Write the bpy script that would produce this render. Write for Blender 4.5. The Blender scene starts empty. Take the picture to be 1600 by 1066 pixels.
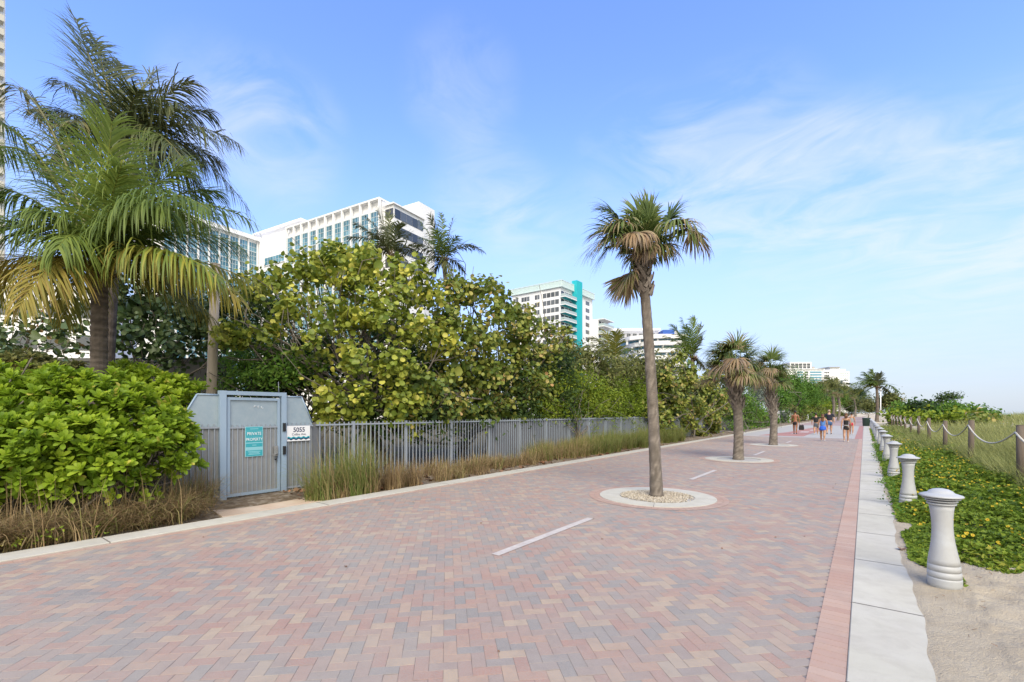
import bpy, bmesh, math, random
import numpy as np
from mathutils import Vector, Matrix
rng = np.random.default_rng(7)
random.seed(7)
SC = bpy.context.scene
COL = SC.collection
R = math.radians
# ------------------------------------------------------------------ camera frame used for measuring the place
FPX, HCAM, V0 = 730.0, 1.65, 645.0
TH = math.atan(551 / 730.0)
CT, ST = math.cos(TH), math.sin(TH)

def P(u, v, Z):
    """point at depth Z (metres along the view axis) seen at photo pixel u, v"""
    X = (u - 800) / FPX * Z
    return np.array([-Z * ST + X * CT, Z * CT + X * ST, HCAM + (V0 - v) / FPX * Z])

def PX(u, v, x):
    """point on the vertical plane x = const"""
    r = (u - 800) / FPX
    return P(u, v, x / (-ST + r * CT))

def sm(t):
    t = np.clip(t, 0, 1)
    return t * t * (3 - 2 * t)

def gz(x, y):
    x = np.asarray(x, float); y = np.asarray(y, float)
    z = np.full(np.broadcast(x, y).shape, -0.03)
    mid = (x > -7.9) & (x < 0.2)
    edge = .335 + .025*np.sin(y*1.3+1.2) + .012*np.sin(y*5.3+1) + .006*np.sin(y*13)
    right = np.clip(.012 + .16*(x-edge), -.03, .022) + 0.05 * sm((x - 0.3) / 1.0) - .002 + 0.07 * sm((y - 6.0) / 1.2) * sm((x - 0.5) / 1.0)
    right = right + 0.16 * sm((x - 2.0) / 2.5) + 0.55 * sm((x - 4) / 14)
    right = right + 0.012 * np.sin(x * 5.3 + 1.3 * np.sin(y * 3.1)) * sm((x - .6) / .6) + 0.03 * np.sin(y * .9 + x * .6) * sm((x - 1.5) / 2)
    right = right + 0.6 * sm((x - 5) / 10) * np.exp(-((y - 55) / 25.) ** 2)
    right = right - 3.2 * sm((x - 38) / 25)
    right = np.where(x < .2, -0.03, right)
    left = 0.0 + 0.05 * sm((-8.1 - x) / 1.0) + 0.015 * np.sin(y * 2.1 + x * 3) * sm((-8.2 - x) / .5) + 0.15 * sm((-11 - x) / 4)
    z = np.where(mid, z, np.where(x >= .2, right, left))
    return z

# ------------------------------------------------------------------ mesh building
WORLD = {}

class MB:
    def __init__(s):
        s.V = []; s.F = []; s.C = []; s.n = 0
    def add(s, v, faces, rnd=0.5, mat=0, smooth=False):
        v = np.asarray(v, float).reshape(-1, 3)
        s.V.append(v)
        r = np.broadcast_to(np.asarray(rnd, float), (len(v),)) if np.ndim(rnd) <= 1 else rnd
        s.C.append(np.array(r))
        if isinstance(faces, np.ndarray):
            s.F.append((faces + s.n, mat, smooth))
        else:
            d = {}
            for f in faces: d.setdefault(len(f), []).append(f)
            for k, fs in d.items():
                s.F.append((np.array(fs) + s.n, mat, smooth))
        s.n += len(v)
        return s
    def box(s, c, size, rz=0.0, rnd=.5, mat=0, M=None):
        x, y, z = np.array(size) / 2
        v = np.array([[-x,-y,-z],[x,-y,-z],[x,y,-z],[-x,y,-z],[-x,-y,z],[x,-y,z],[x,y,z],[-x,y,z]])
        if M is not None: v = v @ np.array(M).T
        if rz:
            c_, s_ = math.cos(rz), math.sin(rz)
            v = v @ np.array([[c_, -s_, 0], [s_, c_, 0], [0, 0, 1]]).T
        return s.add(v + np.array(c), [(3,2,1,0),(4,5,6,7),(0,1,5,4),(1,2,6,5),(2,3,7,6),(3,0,4,7)], rnd, mat)
    def box2(s, a, b, rnd=.5, mat=0):
        a = np.array(a, float); b = np.array(b, float)
        return s.box((a + b) / 2, np.abs(b - a), 0, rnd, mat)
    def tube(s, pts, rad, n=8, rnd=.5, mat=0, smooth=True, cap=True):
        pts = np.asarray(pts, float); m = len(pts)
        rad = np.broadcast_to(np.asarray(rad, float), (m,))
        T = np.gradient(pts, axis=0)
        T /= np.linalg.norm(T, axis=1)[:, None] + 1e-9
        ref = np.array([0, 0, 1.]) if abs(T[0, 2]) < .9 else np.array([1., 0, 0])
        v = []
        for i in range(m):
            a = np.cross(T[i], ref); a /= np.linalg.norm(a) + 1e-9
            b = np.cross(T[i], a); ref = -np.cross(T[i], a) if False else ref
            for k in range(n):
                t = 2 * math.pi * k / n
                v.append(pts[i] + rad[i] * (math.cos(t) * a + math.sin(t) * b))
        f = [(i*n+k, i*n+(k+1) % n, (i+1)*n+(k+1) % n, (i+1)*n+k) for i in range(m-1) for k in range(n)]
        s.add(v, f, rnd, mat, smooth)
        if cap:
            s.F.append((np.array([list(range(n))[::-1]]) + s.n - m*n, mat, False))
            s.F.append((np.array([list(range((m-1)*n, m*n))]) + s.n - m*n, mat, False))
        return s
    def lathe(s, prof, c=(0,0,0), n=28, rnd=.5, mat=0, smooth=True, lean=(0,0)):
        v = []
        for r, z in prof:
            for k in range(n):
                t = 2*math.pi*k/n
                v.append((c[0]+r*math.cos(t)+lean[0]*z, c[1]+r*math.sin(t)+lean[1]*z, c[2]+z))
        m = len(prof)
        f = [(i*n+k, i*n+(k+1) % n, (i+1)*n+(k+1) % n, (i+1)*n+k) for i in range(m-1) for k in range(n)]
        s.add(v, f, rnd, mat, smooth)
        s.F.append((np.array([list(range(n))[::-1]]) + s.n - m*n, mat, False))
        s.F.append((np.array([list(range((m-1)*n, m*n))]) + s.n - m*n, mat, False))
        return s
    def prism(s, poly, axis_vec, rnd=.5, mat=0):
        p = np.asarray(poly, float); q = p + np.array(axis_vec); n = len(p)
        f = [tuple(range(n)), tuple(range(2*n-1, n-1, -1))] + [(i, n+i, n+(i+1) % n, (i+1) % n) for i in range(n)]
        return s.add(np.vstack([p, q]), f, rnd, mat)
    def scatter(s, tv, tf, mats, pos, rnd, mat=0, smooth=True):
        """copies of a small template: tv (k,3), tf list of faces, mats (n,3,3) columns = axes, pos (n,3), rnd (n,)"""
        n = len(pos); k = len(tv)
        if n == 0: return s
        v = np.einsum('nij,kj->nki', mats, np.asarray(tv, float)) + pos[:, None, :]
        base = s.n
        s.V.append(v.reshape(-1, 3)); s.C.append(np.repeat(rnd, k))
        d = {}
        for f in tf: d.setdefault(len(f), []).append(f)
        off = (np.arange(n) * k)[:, None, None] + base
        for q, fs in d.items():
            s.F.append(((np.array(fs)[None] + off).reshape(-1, q), mat, smooth))
        s.n += n * k
        return s
    def build(s, name, mats, parent=None, loc=None):
        if not isinstance(mats, (list, tuple)): mats = [mats]
        V = np.vstack(s.V); C = np.concatenate(s.C)
        off = np.zeros(3)
        if parent is not None: off = WORLD[parent.name]
        elif loc is not None: off = np.array(loc, float)
        me = bpy.data.meshes.new(name)
        V = (V - off).astype(np.float32)
        me.vertices.add(len(V)); me.vertices.foreach_set('co', V.ravel())
        li = np.concatenate([f.ravel() for f, _, _ in s.F])
        tot = np.concatenate([np.full(len(f), f.shape[1]) for f, _, _ in s.F])
        mi = np.concatenate([np.full(len(f), m) for f, m, _ in s.F])
        sh = np.concatenate([np.full(len(f), b) for f, _, b in s.F])
        st = np.concatenate([[0], np.cumsum(tot)[:-1]])
        me.loops.add(len(li)); me.loops.foreach_set('vertex_index', li.astype(np.int32))
        me.polygons.add(len(tot)); me.polygons.foreach_set('loop_start', st.astype(np.int32))
        me.polygons.foreach_set('loop_total', tot.astype(np.int32))
        me.polygons.foreach_set('material_index', mi.astype(np.int32))
        me.polygons.foreach_set('use_smooth', sh.astype(bool))
        a = me.attributes.new('rnd', 'FLOAT', 'POINT'); a.data.foreach_set('value', C.astype(np.float32))
        me.update(calc_edges=True); me.validate()
        for m in mats: me.materials.append(m)
        o = bpy.data.objects.new(name, me); COL.objects.link(o)
        if parent is not None:
            o.parent = parent; WORLD[o.name] = off
        else:
            o.location = off; WORLD[o.name] = off
        return o

def tag(o, label=None, cat=None, group=None, kind=None):
    if label: o['label'] = label
    if cat: o['category'] = cat
    if group: o['group'] = group
    if kind: o['kind'] = kind
    return o

def root(name, label, cat, loc, group=None):
    o = bpy.data.objects.new(name, None); COL.objects.link(o)
    o.empty_display_size = .3
    o.location = tuple(float(a) for a in loc); WORLD[o.name] = np.array(loc, float)
    return tag(o, label, cat, group)

def dup(o, loc=None, rz=None, scale=None, label=None, parent=None):
    c = o.copy(); COL.objects.link(c)
    if parent is not None: c.parent = parent
    if loc is not None: c.location = tuple(float(a) for a in loc); WORLD[c.name] = np.array(loc, float)
    if rz is not None: c.rotation_euler = (o.rotation_euler[0], o.rotation_euler[1], rz)
    if scale is not None: c.scale = scale if hasattr(scale, '__len__') else (scale,)*3
    if label: c['label'] = label
    for ch in [k for k in CH.get(o.name, [])] if False else list(o.children):
        dup(ch, parent=c)
    return c

# ------------------------------------------------------------------ materials
def mat(name, col=(.5,.5,.5), ramp=None, rough=.6, nscale=0, namt=0, ncol=None, bump=0, bscale=40, metal=0, spec=.5, transl=0, stretch=None, const=False, coat=0):
    m = bpy.data.materials.new(name); m.use_nodes = True
    nt = m.node_tree; nd = nt.nodes; L = nt.links
    b = nd['Principled BSDF']
    b.inputs['Roughness'].default_value = rough
    b.inputs['Metallic'].default_value = metal
    b.inputs['Specular IOR Level'].default_value = spec
    if coat: b.inputs['Coat Weight'].default_value = coat
    out = None
    if ramp:
        at = nd.new('ShaderNodeAttribute'); at.attribute_name = 'rnd'
        cr = nd.new('ShaderNodeValToRGB')
        if const: cr.color_ramp.interpolation = 'CONSTANT'
        while len(cr.color_ramp.elements) < len(ramp): cr.color_ramp.elements.new(.5)
        for e, (p, c) in zip(cr.color_ramp.elements, ramp):
            e.position = p; e.color = (*c, 1)
        L.new(at.outputs['Fac'], cr.inputs['Fac']); out = cr.outputs['Color']
    else:
        rgb = nd.new('ShaderNodeRGB'); rgb.outputs[0].default_value = (*col, 1); out = rgb.outputs[0]
    tc = nd.new('ShaderNodeTexCoord')
    vec = tc.outputs['Object']
    if stretch:
        mp = nd.new('ShaderNodeMapping'); mp.inputs['Scale'].default_value = stretch
        L.new(vec, mp.inputs['Vector']); vec = mp.outputs['Vector']
    if namt:
        nz = nd.new('ShaderNodeTexNoise'); nz.inputs['Scale'].default_value = nscale
        nz.inputs['Detail'].default_value = 8; nz.inputs['Roughness'].default_value = .65
        L.new(vec, nz.inputs['Vector'])
        rr = nd.new('ShaderNodeMapRange'); rr.inputs['From Min'].default_value = .35; rr.inputs['From Max'].default_value = .65
        L.new(nz.outputs['Fac'], rr.inputs['Value'])
        mx = nd.new('ShaderNodeMix'); mx.data_type = 'RGBA'
        mu = nd.new('ShaderNodeMath'); mu.operation = 'MULTIPLY'; mu.inputs[1].default_value = namt
        L.new(rr.outputs['Result'], mu.inputs[0])
        L.new(mu.outputs[0], mx.inputs[0]); L.new(out, mx.inputs[6])
        mx.inputs[7].default_value = (*(ncol or tuple(c*.4 for c in col)), 1)
        out = mx.outputs[2]
    if bump:
        nb = nd.new('ShaderNodeTexNoise'); nb.inputs['Scale'].default_value = bscale; nb.inputs['Detail'].default_value = 6
        L.new(vec, nb.inputs['Vector'])
        bp = nd.new('ShaderNodeBump'); bp.inputs['Strength'].default_value = bump; bp.inputs['Distance'].default_value = .02
        L.new(nb.outputs['Fac'], bp.inputs['Height']); L.new(bp.outputs['Normal'], b.inputs['Normal'])
    L.new(out, b.inputs['Base Color'])
    if transl:
        tr = nd.new('ShaderNodeBsdfTranslucent'); L.new(out, tr.inputs['Color'])
        ms = nd.new('ShaderNodeMixShader'); ms.inputs[0].default_value = transl
        L.new(b.outputs[0], ms.inputs[1]); L.new(tr.outputs[0], ms.inputs[2])
        L.new(ms.outputs[0], nd['Material Output'].inputs['Surface'])
    return m

M = {}
M['joint'] = mat('paver_joint_sand', (.20,.175,.165), nscale=6, namt=.5)
M['paver'] = mat('clay_and_concrete_pavers', ramp=[(0,(.185,.19,.192)),(.2,(.245,.232,.222)),(.36,(.295,.232,.205)),(.52,(.345,.222,.182)),(.66,(.35,.185,.145)),(.76,(.39,.245,.18)),(.89,(.43,.325,.225)),(1,(.355,.305,.25))], rough=.9, nscale=85, namt=.75, ncol=(.335,.285,.25), bump=.3, bscale=160)
M['jointdark'] = mat('dark_joint', (.17,.15,.13), rough=.95)
M['coral'] = mat('coral_pavers', ramp=[(0,(0.388,0.246,0.192)),(.5,(0.421,0.283,0.218)),(1,(0.447,0.315,0.251))], rough=.85, nscale=25, namt=.3, ncol=(0.396,0.284,0.232), bump=.2, bscale=150)
M['concrete'] = mat('pale_concrete', ramp=[(0,(0.450,0.436,0.367)),(1,(0.508,0.493,0.420))], rough=.9, nscale=3, namt=.5, ncol=(0.412,0.392,0.327), bump=.15, bscale=120)
M['slab'] = mat('stained_concrete', (.58,.48,.38), rough=.9, nscale=2.6, namt=.7, ncol=(.52,.37,.27), bump=.2, bscale=80)
M['farpath'] = mat('far_pavers', (0.340,0.246,0.230), rough=.9, nscale=1.5, namt=.5, ncol=(0.306,0.255,0.246))
M['greycon'] = mat('grey_concrete', (0.378,0.369,0.351), rough=.9, nscale=1.5, namt=.4, ncol=(0.324,0.306,0.288), bump=.1, bscale=90)
M['redpaint'] = mat('red_lane_paint', (.36,.17,.145), rough=.85, nscale=6, namt=.4, ncol=(.38,.25,.22))
M['white_line'] = mat('worn_white_paint', (0.527,0.493,0.459), rough=.8, nscale=14, namt=.45, ncol=(0.391,0.340,0.315))
M['gravel'] = mat('pale_pebbles', ramp=[(0,(0.270,0.225,0.171)),(.4,(0.450,0.387,0.297)),(.8,(0.558,0.504,0.414)),(1,(0.630,0.594,0.522))], rough=.8)
M['pole_wood'] = mat('weathered_pole_wood', (.52,.45,.37), rough=.9, nscale=6, namt=.6, ncol=(.38,.32,.265), stretch=(3,3,.25), bump=.4, bscale=14)
M['post_wood'] = mat('weathered_post_wood', (.135,.11,.09), rough=.9, nscale=8, namt=.6, ncol=(.12,.09,.07), stretch=(3,3,.3), bump=.5, bscale=14)
M['rope'] = mat('pale_rope', (.62,.58,.48), rough=.9, bump=.5, bscale=200)
M['galv'] = mat('galvanised_steel', (.29,.37,.43), rough=.5, metal=.25, nscale=7, namt=.55, ncol=(.37,.44,.48), bump=.05, bscale=60)
M['blue_steel'] = mat('blue_grey_painted_steel', (.27,.37,.49), rough=.45, nscale=3, namt=.3, ncol=(.34,.42,.50))
M['picket'] = mat('pale_grey_steel', (.28,.32,.375), rough=.5, nscale=3, namt=.35, ncol=(.25,.275,.31))
M['meshback'] = mat('grey_backing_sheet', (.12,.13,.15), rough=.75, nscale=4, namt=.5, ncol=(.17,.175,.185))
M['lowsheet'] = mat('dull_grey_sheet', (.21,.225,.24), rough=.7, nscale=5, namt=.6, ncol=(.29,.29,.29))
M['black'] = mat('black_plastic', (.015,.015,.017), rough=.4)
M['silver'] = mat('brushed_lock_metal', (.55,.55,.56), rough=.3, metal=.9)
M['sign_white'] = mat('sign_white', (.78,.79,.81), rough=.45)
M['sign_teal'] = mat('sign_teal', (.03,.33,.40), rough=.45, nscale=20, namt=.3, ncol=(.07,.40,.46))
M['sign_pale'] = mat('sign_pale_teal', (.26,.55,.62), rough=.5)
M['navy'] = mat('sign_navy', (.01,.02,.09), rough=.45)
M['teal2'] = mat('sign_wave_teal', (.01,.30,.38), rough=.45)
M['bollard'] = mat('light_grey_bollard_paint', (0.417,0.436,0.461), rough=.5, nscale=6, namt=.5, ncol=(0.359,0.367,0.377), bump=.04, bscale=60)
M['bollard_dark'] = mat('dark_louvre', (.05,.05,.05), rough=.5)
M['white_wall'] = mat('white_stucco', (.84,.84,.85), rough=.8, nscale=.25, namt=.3, ncol=(.78,.78,.785))
M['glass_teal'] = mat('teal_curtain_glass', ramp=[(0,(.05,.15,.22)),(.5,(.10,.28,.40)),(1,(.25,.44,.56))], rough=.08, spec=.9)
M['glass_dark'] = mat('dark_window_glass', ramp=[(0,(.03,.035,.04)),(1,(.12,.135,.15))], rough=.1, spec=.8)
M['mullion'] = mat('pale_mullions', (.48,.56,.60), rough=.5)
M['turq'] = mat('turquoise_stucco', (.015,.46,.52), rough=.75, nscale=.3, namt=.25, ncol=(.03,.42,.48))
M['aqua_trim'] = mat('pale_aqua_trim', (.60,.72,.72), rough=.7)
M['rail'] = mat('balcony_rail_glass', (.42,.50,.50), rough=.3)
M['blue_box'] = mat('blue_panel', (.02,.09,.36), rough=.5)
M['grey_wall'] = mat('grey_painted_wall', (.115,.115,.11), rough=.85, nscale=1.2, namt=.4, ncol=(.15,.145,.14))
M['bark'] = mat('palm_bark', ramp=[(0,(.10,.083,.068)),(.5,(.18,.152,.128)),(1,(.30,.258,.222))], rough=.95, nscale=5, namt=.6, ncol=(.13,.115,.10), bump=.8, bscale=26, stretch=(1,1,3))
M['coco_bark'] = mat('coconut_bark', ramp=[(0,(.06,.047,.037)),(.5,(.15,.12,.10)),(1,(.24,.20,.17))], rough=.95, nscale=7, namt=.5, ncol=(.10,.085,.075), bump=.6, bscale=14, stretch=(1,1,5))
M['boots'] = mat('grey_palm_boots', ramp=[(0,(.15,.125,.105)),(1,(.34,.30,.26))], rough=.95, nscale=8, namt=.5, ncol=(.15,.12,.10), bump=.5, bscale=30)
M['fibre'] = mat('brown_palm_fibre', ramp=[(0,(.09,.06,.04)),(1,(.24,.17,.11))], rough=1, bump=.6, bscale=30)
M['branch'] = mat('grey_brown_branch', (.19,.165,.14), rough=.9, nscale=9, namt=.5, ncol=(.10,.085,.07), bump=.5, bscale=25)
def leafmat(n, ramp, rough=.45, transl=.25, spec=.4): M[n] = mat(n.replace('lf_', '') + '_leaves', ramp=ramp, rough=rough, transl=transl, spec=spec)
leafmat('lf_seagrape', [(0,(0.088,0.144,0.021)),(.36,(0.211,0.271,0.040)),(.64,(0.387,0.428,0.067)),(.84,(0.595,0.560,0.106)),(.95,(0.595,0.560,0.090)),(1,(0.595,0.361,0.106))], .45, .32, .35)
leafmat('lf_seagrape_b', [(0,(0.079,0.129,0.023)),(.4,(0.169,0.228,0.038)),(.7,(0.340,0.353,0.071)),(.88,(0.580,0.454,0.170)),(1,(0.548,0.297,0.144))], .45, .32, .35)
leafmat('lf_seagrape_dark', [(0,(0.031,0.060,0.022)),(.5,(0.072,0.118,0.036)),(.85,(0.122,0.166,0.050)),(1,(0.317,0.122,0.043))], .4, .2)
leafmat('lf_naupaka', [(0,(0.142,0.241,0.020)),(.45,(0.274,0.401,0.030)),(.85,(0.446,0.557,0.050)),(1,(0.615,0.557,0.118))], .5, .45, .3)
leafmat('lf_green', [(0,(0.055,0.133,0.020)),(.5,(0.118,0.234,0.031)),(.9,(0.203,0.312,0.047)),(1,(0.406,0.390,0.078))], .55, .32, .25)
leafmat('lf_bright', [(0,(0.107,0.176,0.017)),(.5,(0.196,0.276,0.024)),(.9,(0.323,0.353,0.035)),(1,(0.478,0.365,0.060))], .55, .32, .25)
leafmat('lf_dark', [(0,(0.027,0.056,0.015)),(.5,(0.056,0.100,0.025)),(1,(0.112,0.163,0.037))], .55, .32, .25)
leafmat('lf_olive', [(0,(0.070,0.094,0.031)),(.5,(0.149,0.172,0.050)),(.9,(0.250,0.234,0.078)),(1,(0.374,0.250,0.094))], .55, .32, .25)
leafmat('lf_silver', [(0,(.12,.15,.12)),(1,(.27,.31,.26))])
leafmat('lf_coco', [(0,(0.059,0.095,0.028)),(.4,(0.125,0.190,0.041)),(.7,(0.217,0.285,0.054)),(.88,(0.468,0.398,0.070)),(1,(0.484,0.345,0.125))], .5, .4, .3)
leafmat('lf_coco_dark', [(0,(0.046,0.059,0.028)),(.55,(0.111,0.134,0.043)),(.85,(0.222,0.193,0.076)),(1,(0.370,0.235,0.113))], .45, .2)
leafmat('lf_coco_gold', [(0,(0.097,0.124,0.026)),(.4,(0.194,0.197,0.037)),(.75,(0.330,0.269,0.048)),(1,(0.350,0.228,0.074))], .55, .4, .3)
leafmat('lf_fan', [(0,(.065,.105,.025)),(.35,(.13,.185,.045)),(.52,(.22,.235,.075)),(.66,(.33,.265,.15)),(.82,(.31,.205,.115)),(1,(.26,.205,.16))], .6, .25)
leafmat('lf_drygrass', [(0,(0.120,0.082,0.042)),(.35,(0.264,0.180,0.090)),(.65,(0.408,0.300,0.156)),(.82,(0.240,0.246,0.072)),(1,(0.132,0.204,0.042))], .7, .25)
leafmat('lf_dunegrass', [(0,(0.122,0.124,0.047)),(.4,(0.221,0.249,0.076)),(.7,(0.319,0.335,0.117)),(1,(0.397,0.373,0.175))], .7, .3)
leafmat('lf_cover', [(0,(0.074,0.130,0.016)),(.5,(0.147,0.228,0.025)),(.85,(0.237,0.309,0.038)),(1,(0.385,0.358,0.060))], .6, .35, .2)
leafmat('petal', [(0,(.62,.42,.01)),(1,(.74,.58,.03))], .6, .3)
M['disc'] = mat('flower_disc', (.20,.09,.01), rough=.8)
M['skin_tan'] = mat('tan_skin', (.42,.235,.15), rough=.5)
M['skin_brown'] = mat('brown_skin', (.27,.115,.06), rough=.45)
M['skin_light'] = mat('light_skin', (.50,.30,.215), rough=.5)
M['hair_black'] = mat('black_hair', (.012,.01,.009), rough=.5)
M['hair_brown'] = mat('brown_hair', (.13,.06,.025), rough=.5)
M['hair_grey'] = mat('sandy_grey_hair', (.36,.27,.19), rough=.6)
M['cl_black'] = mat('black_cloth', (.014,.014,.017), rough=.85)
M['cl_navy'] = mat('dark_navy_cloth', (.012,.015,.032), rough=.85)
M['cl_grey'] = mat('grey_cloth', (.27,.29,.31), rough=.85)
M['cl_slate'] = mat('slate_patterned_cloth', (.06,.075,.10), rough=.85, nscale=30, namt=.6, ncol=(.13,.15,.18))
M['cl_blue'] = mat('royal_blue_cloth', (.025,.115,.58), rough=.8)
M['cl_bluetop'] = mat('mid_blue_cloth', (.08,.20,.50), rough=.8)
M['cl_denim'] = mat('blue_shorts_cloth', (.045,.11,.25), rough=.85)
M['cl_red'] = mat('red_cloth', (.42,.02,.05), rough=.85)
M['cl_white'] = mat('white_cloth', (.7,.7,.7), rough=.8)
M['shoe'] = mat('dark_shoe', (.03,.03,.035), rough=.7)
M['bin'] = mat('dark_green_bin', (.02,.045,.035), rough=.5)

# ground: sand to the right of the path, leaf litter and soil to its left (by world position)
def dust(m, col, scales, amt):
    # sand and dirt worked into the surface in patches of their own
    nt = m.node_tree; nd = nt.nodes; L = nt.links; b = nd['Principled BSDF']
    src = b.inputs['Base Color'].links[0].from_socket
    geo = nd.new('ShaderNodeNewGeometry')
    for sc, a, c in zip(scales, amt, col):
        n = nd.new('ShaderNodeTexNoise'); n.inputs['Scale'].default_value = sc; n.inputs['Detail'].default_value = 9; n.inputs['Roughness'].default_value = .68; n.inputs['Distortion'].default_value = .4
        L.new(geo.outputs['Position'], n.inputs['Vector'])
        r = nd.new('ShaderNodeMapRange'); r.inputs['From Min'].default_value = .46; r.inputs['From Max'].default_value = .70; r.inputs['To Max'].default_value = a; L.new(n.outputs['Fac'], r.inputs['Value'])
        x = nd.new('ShaderNodeMix'); x.data_type = 'RGBA'; L.new(r.outputs[0], x.inputs[0]); L.new(src, x.inputs[6]); x.inputs[7].default_value = (*c,1); src = x.outputs[2]
    L.new(src, b.inputs['Base Color'])
dust(M['paver'], [(.35,.30,.25),(.185,.16,.145),(.39,.345,.29),(.27,.255,.24)], (1.6,9,.5,1.0), (.35,.30,.32,.36))
dust(M['coral'], [(.40,.33,.29),(.28,.21,.18)], (.9,3.1), (.55,.3))
dust(M['concrete'], [(.38,.355,.31),(.55,.53,.49),(.26,.235,.20)], (1.1,.6,5), (.45,.5,.25))
dust(M['bollard'], [(.33,.32,.30)], (3.5,), (.45,))
dust(M['white_line'], [(.36,.31,.29)], (5,), (.6,))
def ground_mat():
    m = bpy.data.materials.new('sand_and_soil'); m.use_nodes = True
    nt = m.node_tree; nd = nt.nodes; L = nt.links; b = nd['Principled BSDF']; b.inputs['Roughness'].default_value = .95
    b.inputs['Specular IOR Level'].default_value = .2
    geo = nd.new('ShaderNodeNewGeometry'); sx = nd.new('ShaderNodeSeparateXYZ'); L.new(geo.outputs['Position'], sx.inputs[0])
    def noise(sc, det=8):
        n = nd.new('ShaderNodeTexNoise'); n.inputs['Scale'].default_value = sc; n.inputs['Detail'].default_value = det; n.inputs['Roughness'].default_value = .7
        L.new(geo.outputs['Position'], n.inputs['Vector']); return n.outputs['Fac']
    def ramp(f, stops):
        r = nd.new('ShaderNodeValToRGB')
        while len(r.color_ramp.elements) < len(stops): r.color_ramp.elements.new(.5)
        for e, (p, c) in zip(r.color_ramp.elements, stops): e.position = p; e.color = (*c, 1)
        L.new(f, r.inputs['Fac']); return r.outputs['Color']
    def mix(f, a, c):
        x = nd.new('ShaderNodeMix'); x.data_type = 'RGBA'
        L.new(f, x.inputs[0]); L.new(a, x.inputs[6]); L.new(c, x.inputs[7]); return x.outputs[2]
    sand = ramp(noise(2.2), [(.3,(.44,.37,.275)),(.55,(.53,.46,.35)),(.75,(.58,.515,.40))])
    speck = nd.new('ShaderNodeMapRange'); speck.inputs['From Min'].default_value = .66; speck.inputs['From Max'].default_value = .74
    L.new(noise(38, 3), speck.inputs['Value'])
    sp2 = nd.new('ShaderNodeMath'); sp2.operation = 'MULTIPLY'; sp2.inputs[1].default_value = .55; L.new(speck.outputs[0], sp2.inputs[0])
    dark = nd.new('ShaderNodeRGB'); dark.outputs[0].default_value = (.20,.165,.12,1)
    sand = mix(sp2.outputs[0], sand, dark.outputs[0])
    litter = ramp(noise(7), [(.3,(.10,.07,.045)),(.5,(.22,.17,.12)),(.62,(.36,.315,.255)),(.78,(.42,.38,.315))])
    soil = ramp(noise(3), [(.3,(.05,.045,.025)),(.55,(.10,.085,.05)),(.75,(.16,.13,.09))])
    mb_ = nd.new('ShaderNodeMapRange'); mb_.inputs['From Min'].default_value = -10.2; mb_.inputs['From Max'].default_value = -9.2
    L.new(sx.outputs['X'], mb_.inputs['Value']); litter = mix(mb_.outputs[0], soil, litter)
    ma = nd.new('ShaderNodeMapRange'); ma.inputs['From Min'].default_value = -7.0; ma.inputs['From Max'].default_value = -6.0
    L.new(sx.outputs['X'], ma.inputs['Value'])
    col = mix(ma.outputs[0], litter, sand)
    L.new(col, b.inputs['Base Color'])
    bp = nd.new('ShaderNodeBump'); bp.inputs['Strength'].default_value = .8; bp.inputs['Distance'].default_value = .04
    ad = nd.new('ShaderNodeMath'); ad.operation = 'ADD'; L.new(noise(9), ad.inputs[0])
    L.new(noise(60, 4), ad.inputs[1]); L.new(ad.outputs[0], bp.inputs['Height']); L.new(bp.outputs['Normal'], b.inputs['Normal'])
    return m
M['ground'] = ground_mat()
M['sea'] = mat('sea_water', (.03,.16,.20), rough=.12, bump=.3, bscale=.6)

# ------------------------------------------------------------------ ground, path, kerbs
def build_ground():
    xs = np.unique(np.concatenate([[-900,-400,-200,-120,-80,-50,-30,-20,-15], np.arange(-12.5,-7.9,.12), [-7.91,-7.9,-7.88,-4,0,.15,.19], np.arange(.2,.79,.02), np.arange(.8,4.5,.05), np.arange(4.5,14,.4), np.arange(14,70,2), [90,150,300,900]]))
    ys = np.unique(np.concatenate([[-900,-400,-150,-60,-30,-15], np.arange(-10,0,.5), np.arange(0,2,.1), np.arange(2,8,.045), np.arange(8,12,.09), np.arange(12,40,.4), np.arange(40,130,2), [150,200,300,500,900,1500]]))
    X, Y = np.meshgrid(xs, ys); Z = gz(X, Y)
    near = (X > .66) & (X < 4.5) & (Y > 1.5) & (Y < 8)
    n = rng.normal(0, 1, X.shape)
    k = (n + np.roll(n, 1, 0) + np.roll(n, 1, 1) + np.roll(n, -1, 0) + np.roll(n, -1, 1)) / 5
    Z = Z + np.where(near, k * .013, 0)
    for q in range(170):      # scuffs and footprints in the loose sand
        cx, cy, rr_, dp = .85+rng.random()*3.2, rng.uniform(1.2,6.4), rng.uniform(.05,.13), rng.uniform(.006,.020)
        d2 = ((X-cx)**2 + ((Y-cy)/1.5)**2)/rr_**2
        Z = Z - dp*np.exp(-d2) + dp*.55*np.exp(-((np.sqrt(d2)-1.5)**2)*3)
    Z = Z + .07*np.exp(-(((X-1.55)/.35)**2+((Y-6.55)/.16)**2))
    nx, ny = len(xs), len(ys)
    idx = np.arange(nx*ny).reshape(ny, nx)
    F = np.stack([idx[:-1,:-1], idx[:-1,1:], idx[1:,1:], idx[1:,:-1]], -1).reshape(-1, 4)
    mb = MB(); mb.add(np.stack([X, Y, Z], -1).reshape(-1, 3), F, smooth=True)
    tag(mb.build('ground', M['ground']), kind='structure')
    s = MB(); s.add([(48,-900,-1.6),(3000,-900,-1.6),(3000,3000,-1.6),(48,3000,-1.6)], [(0,1,2,3)])
    tag(s.build('sea', M['sea']), kind='structure')
build_ground()

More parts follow.
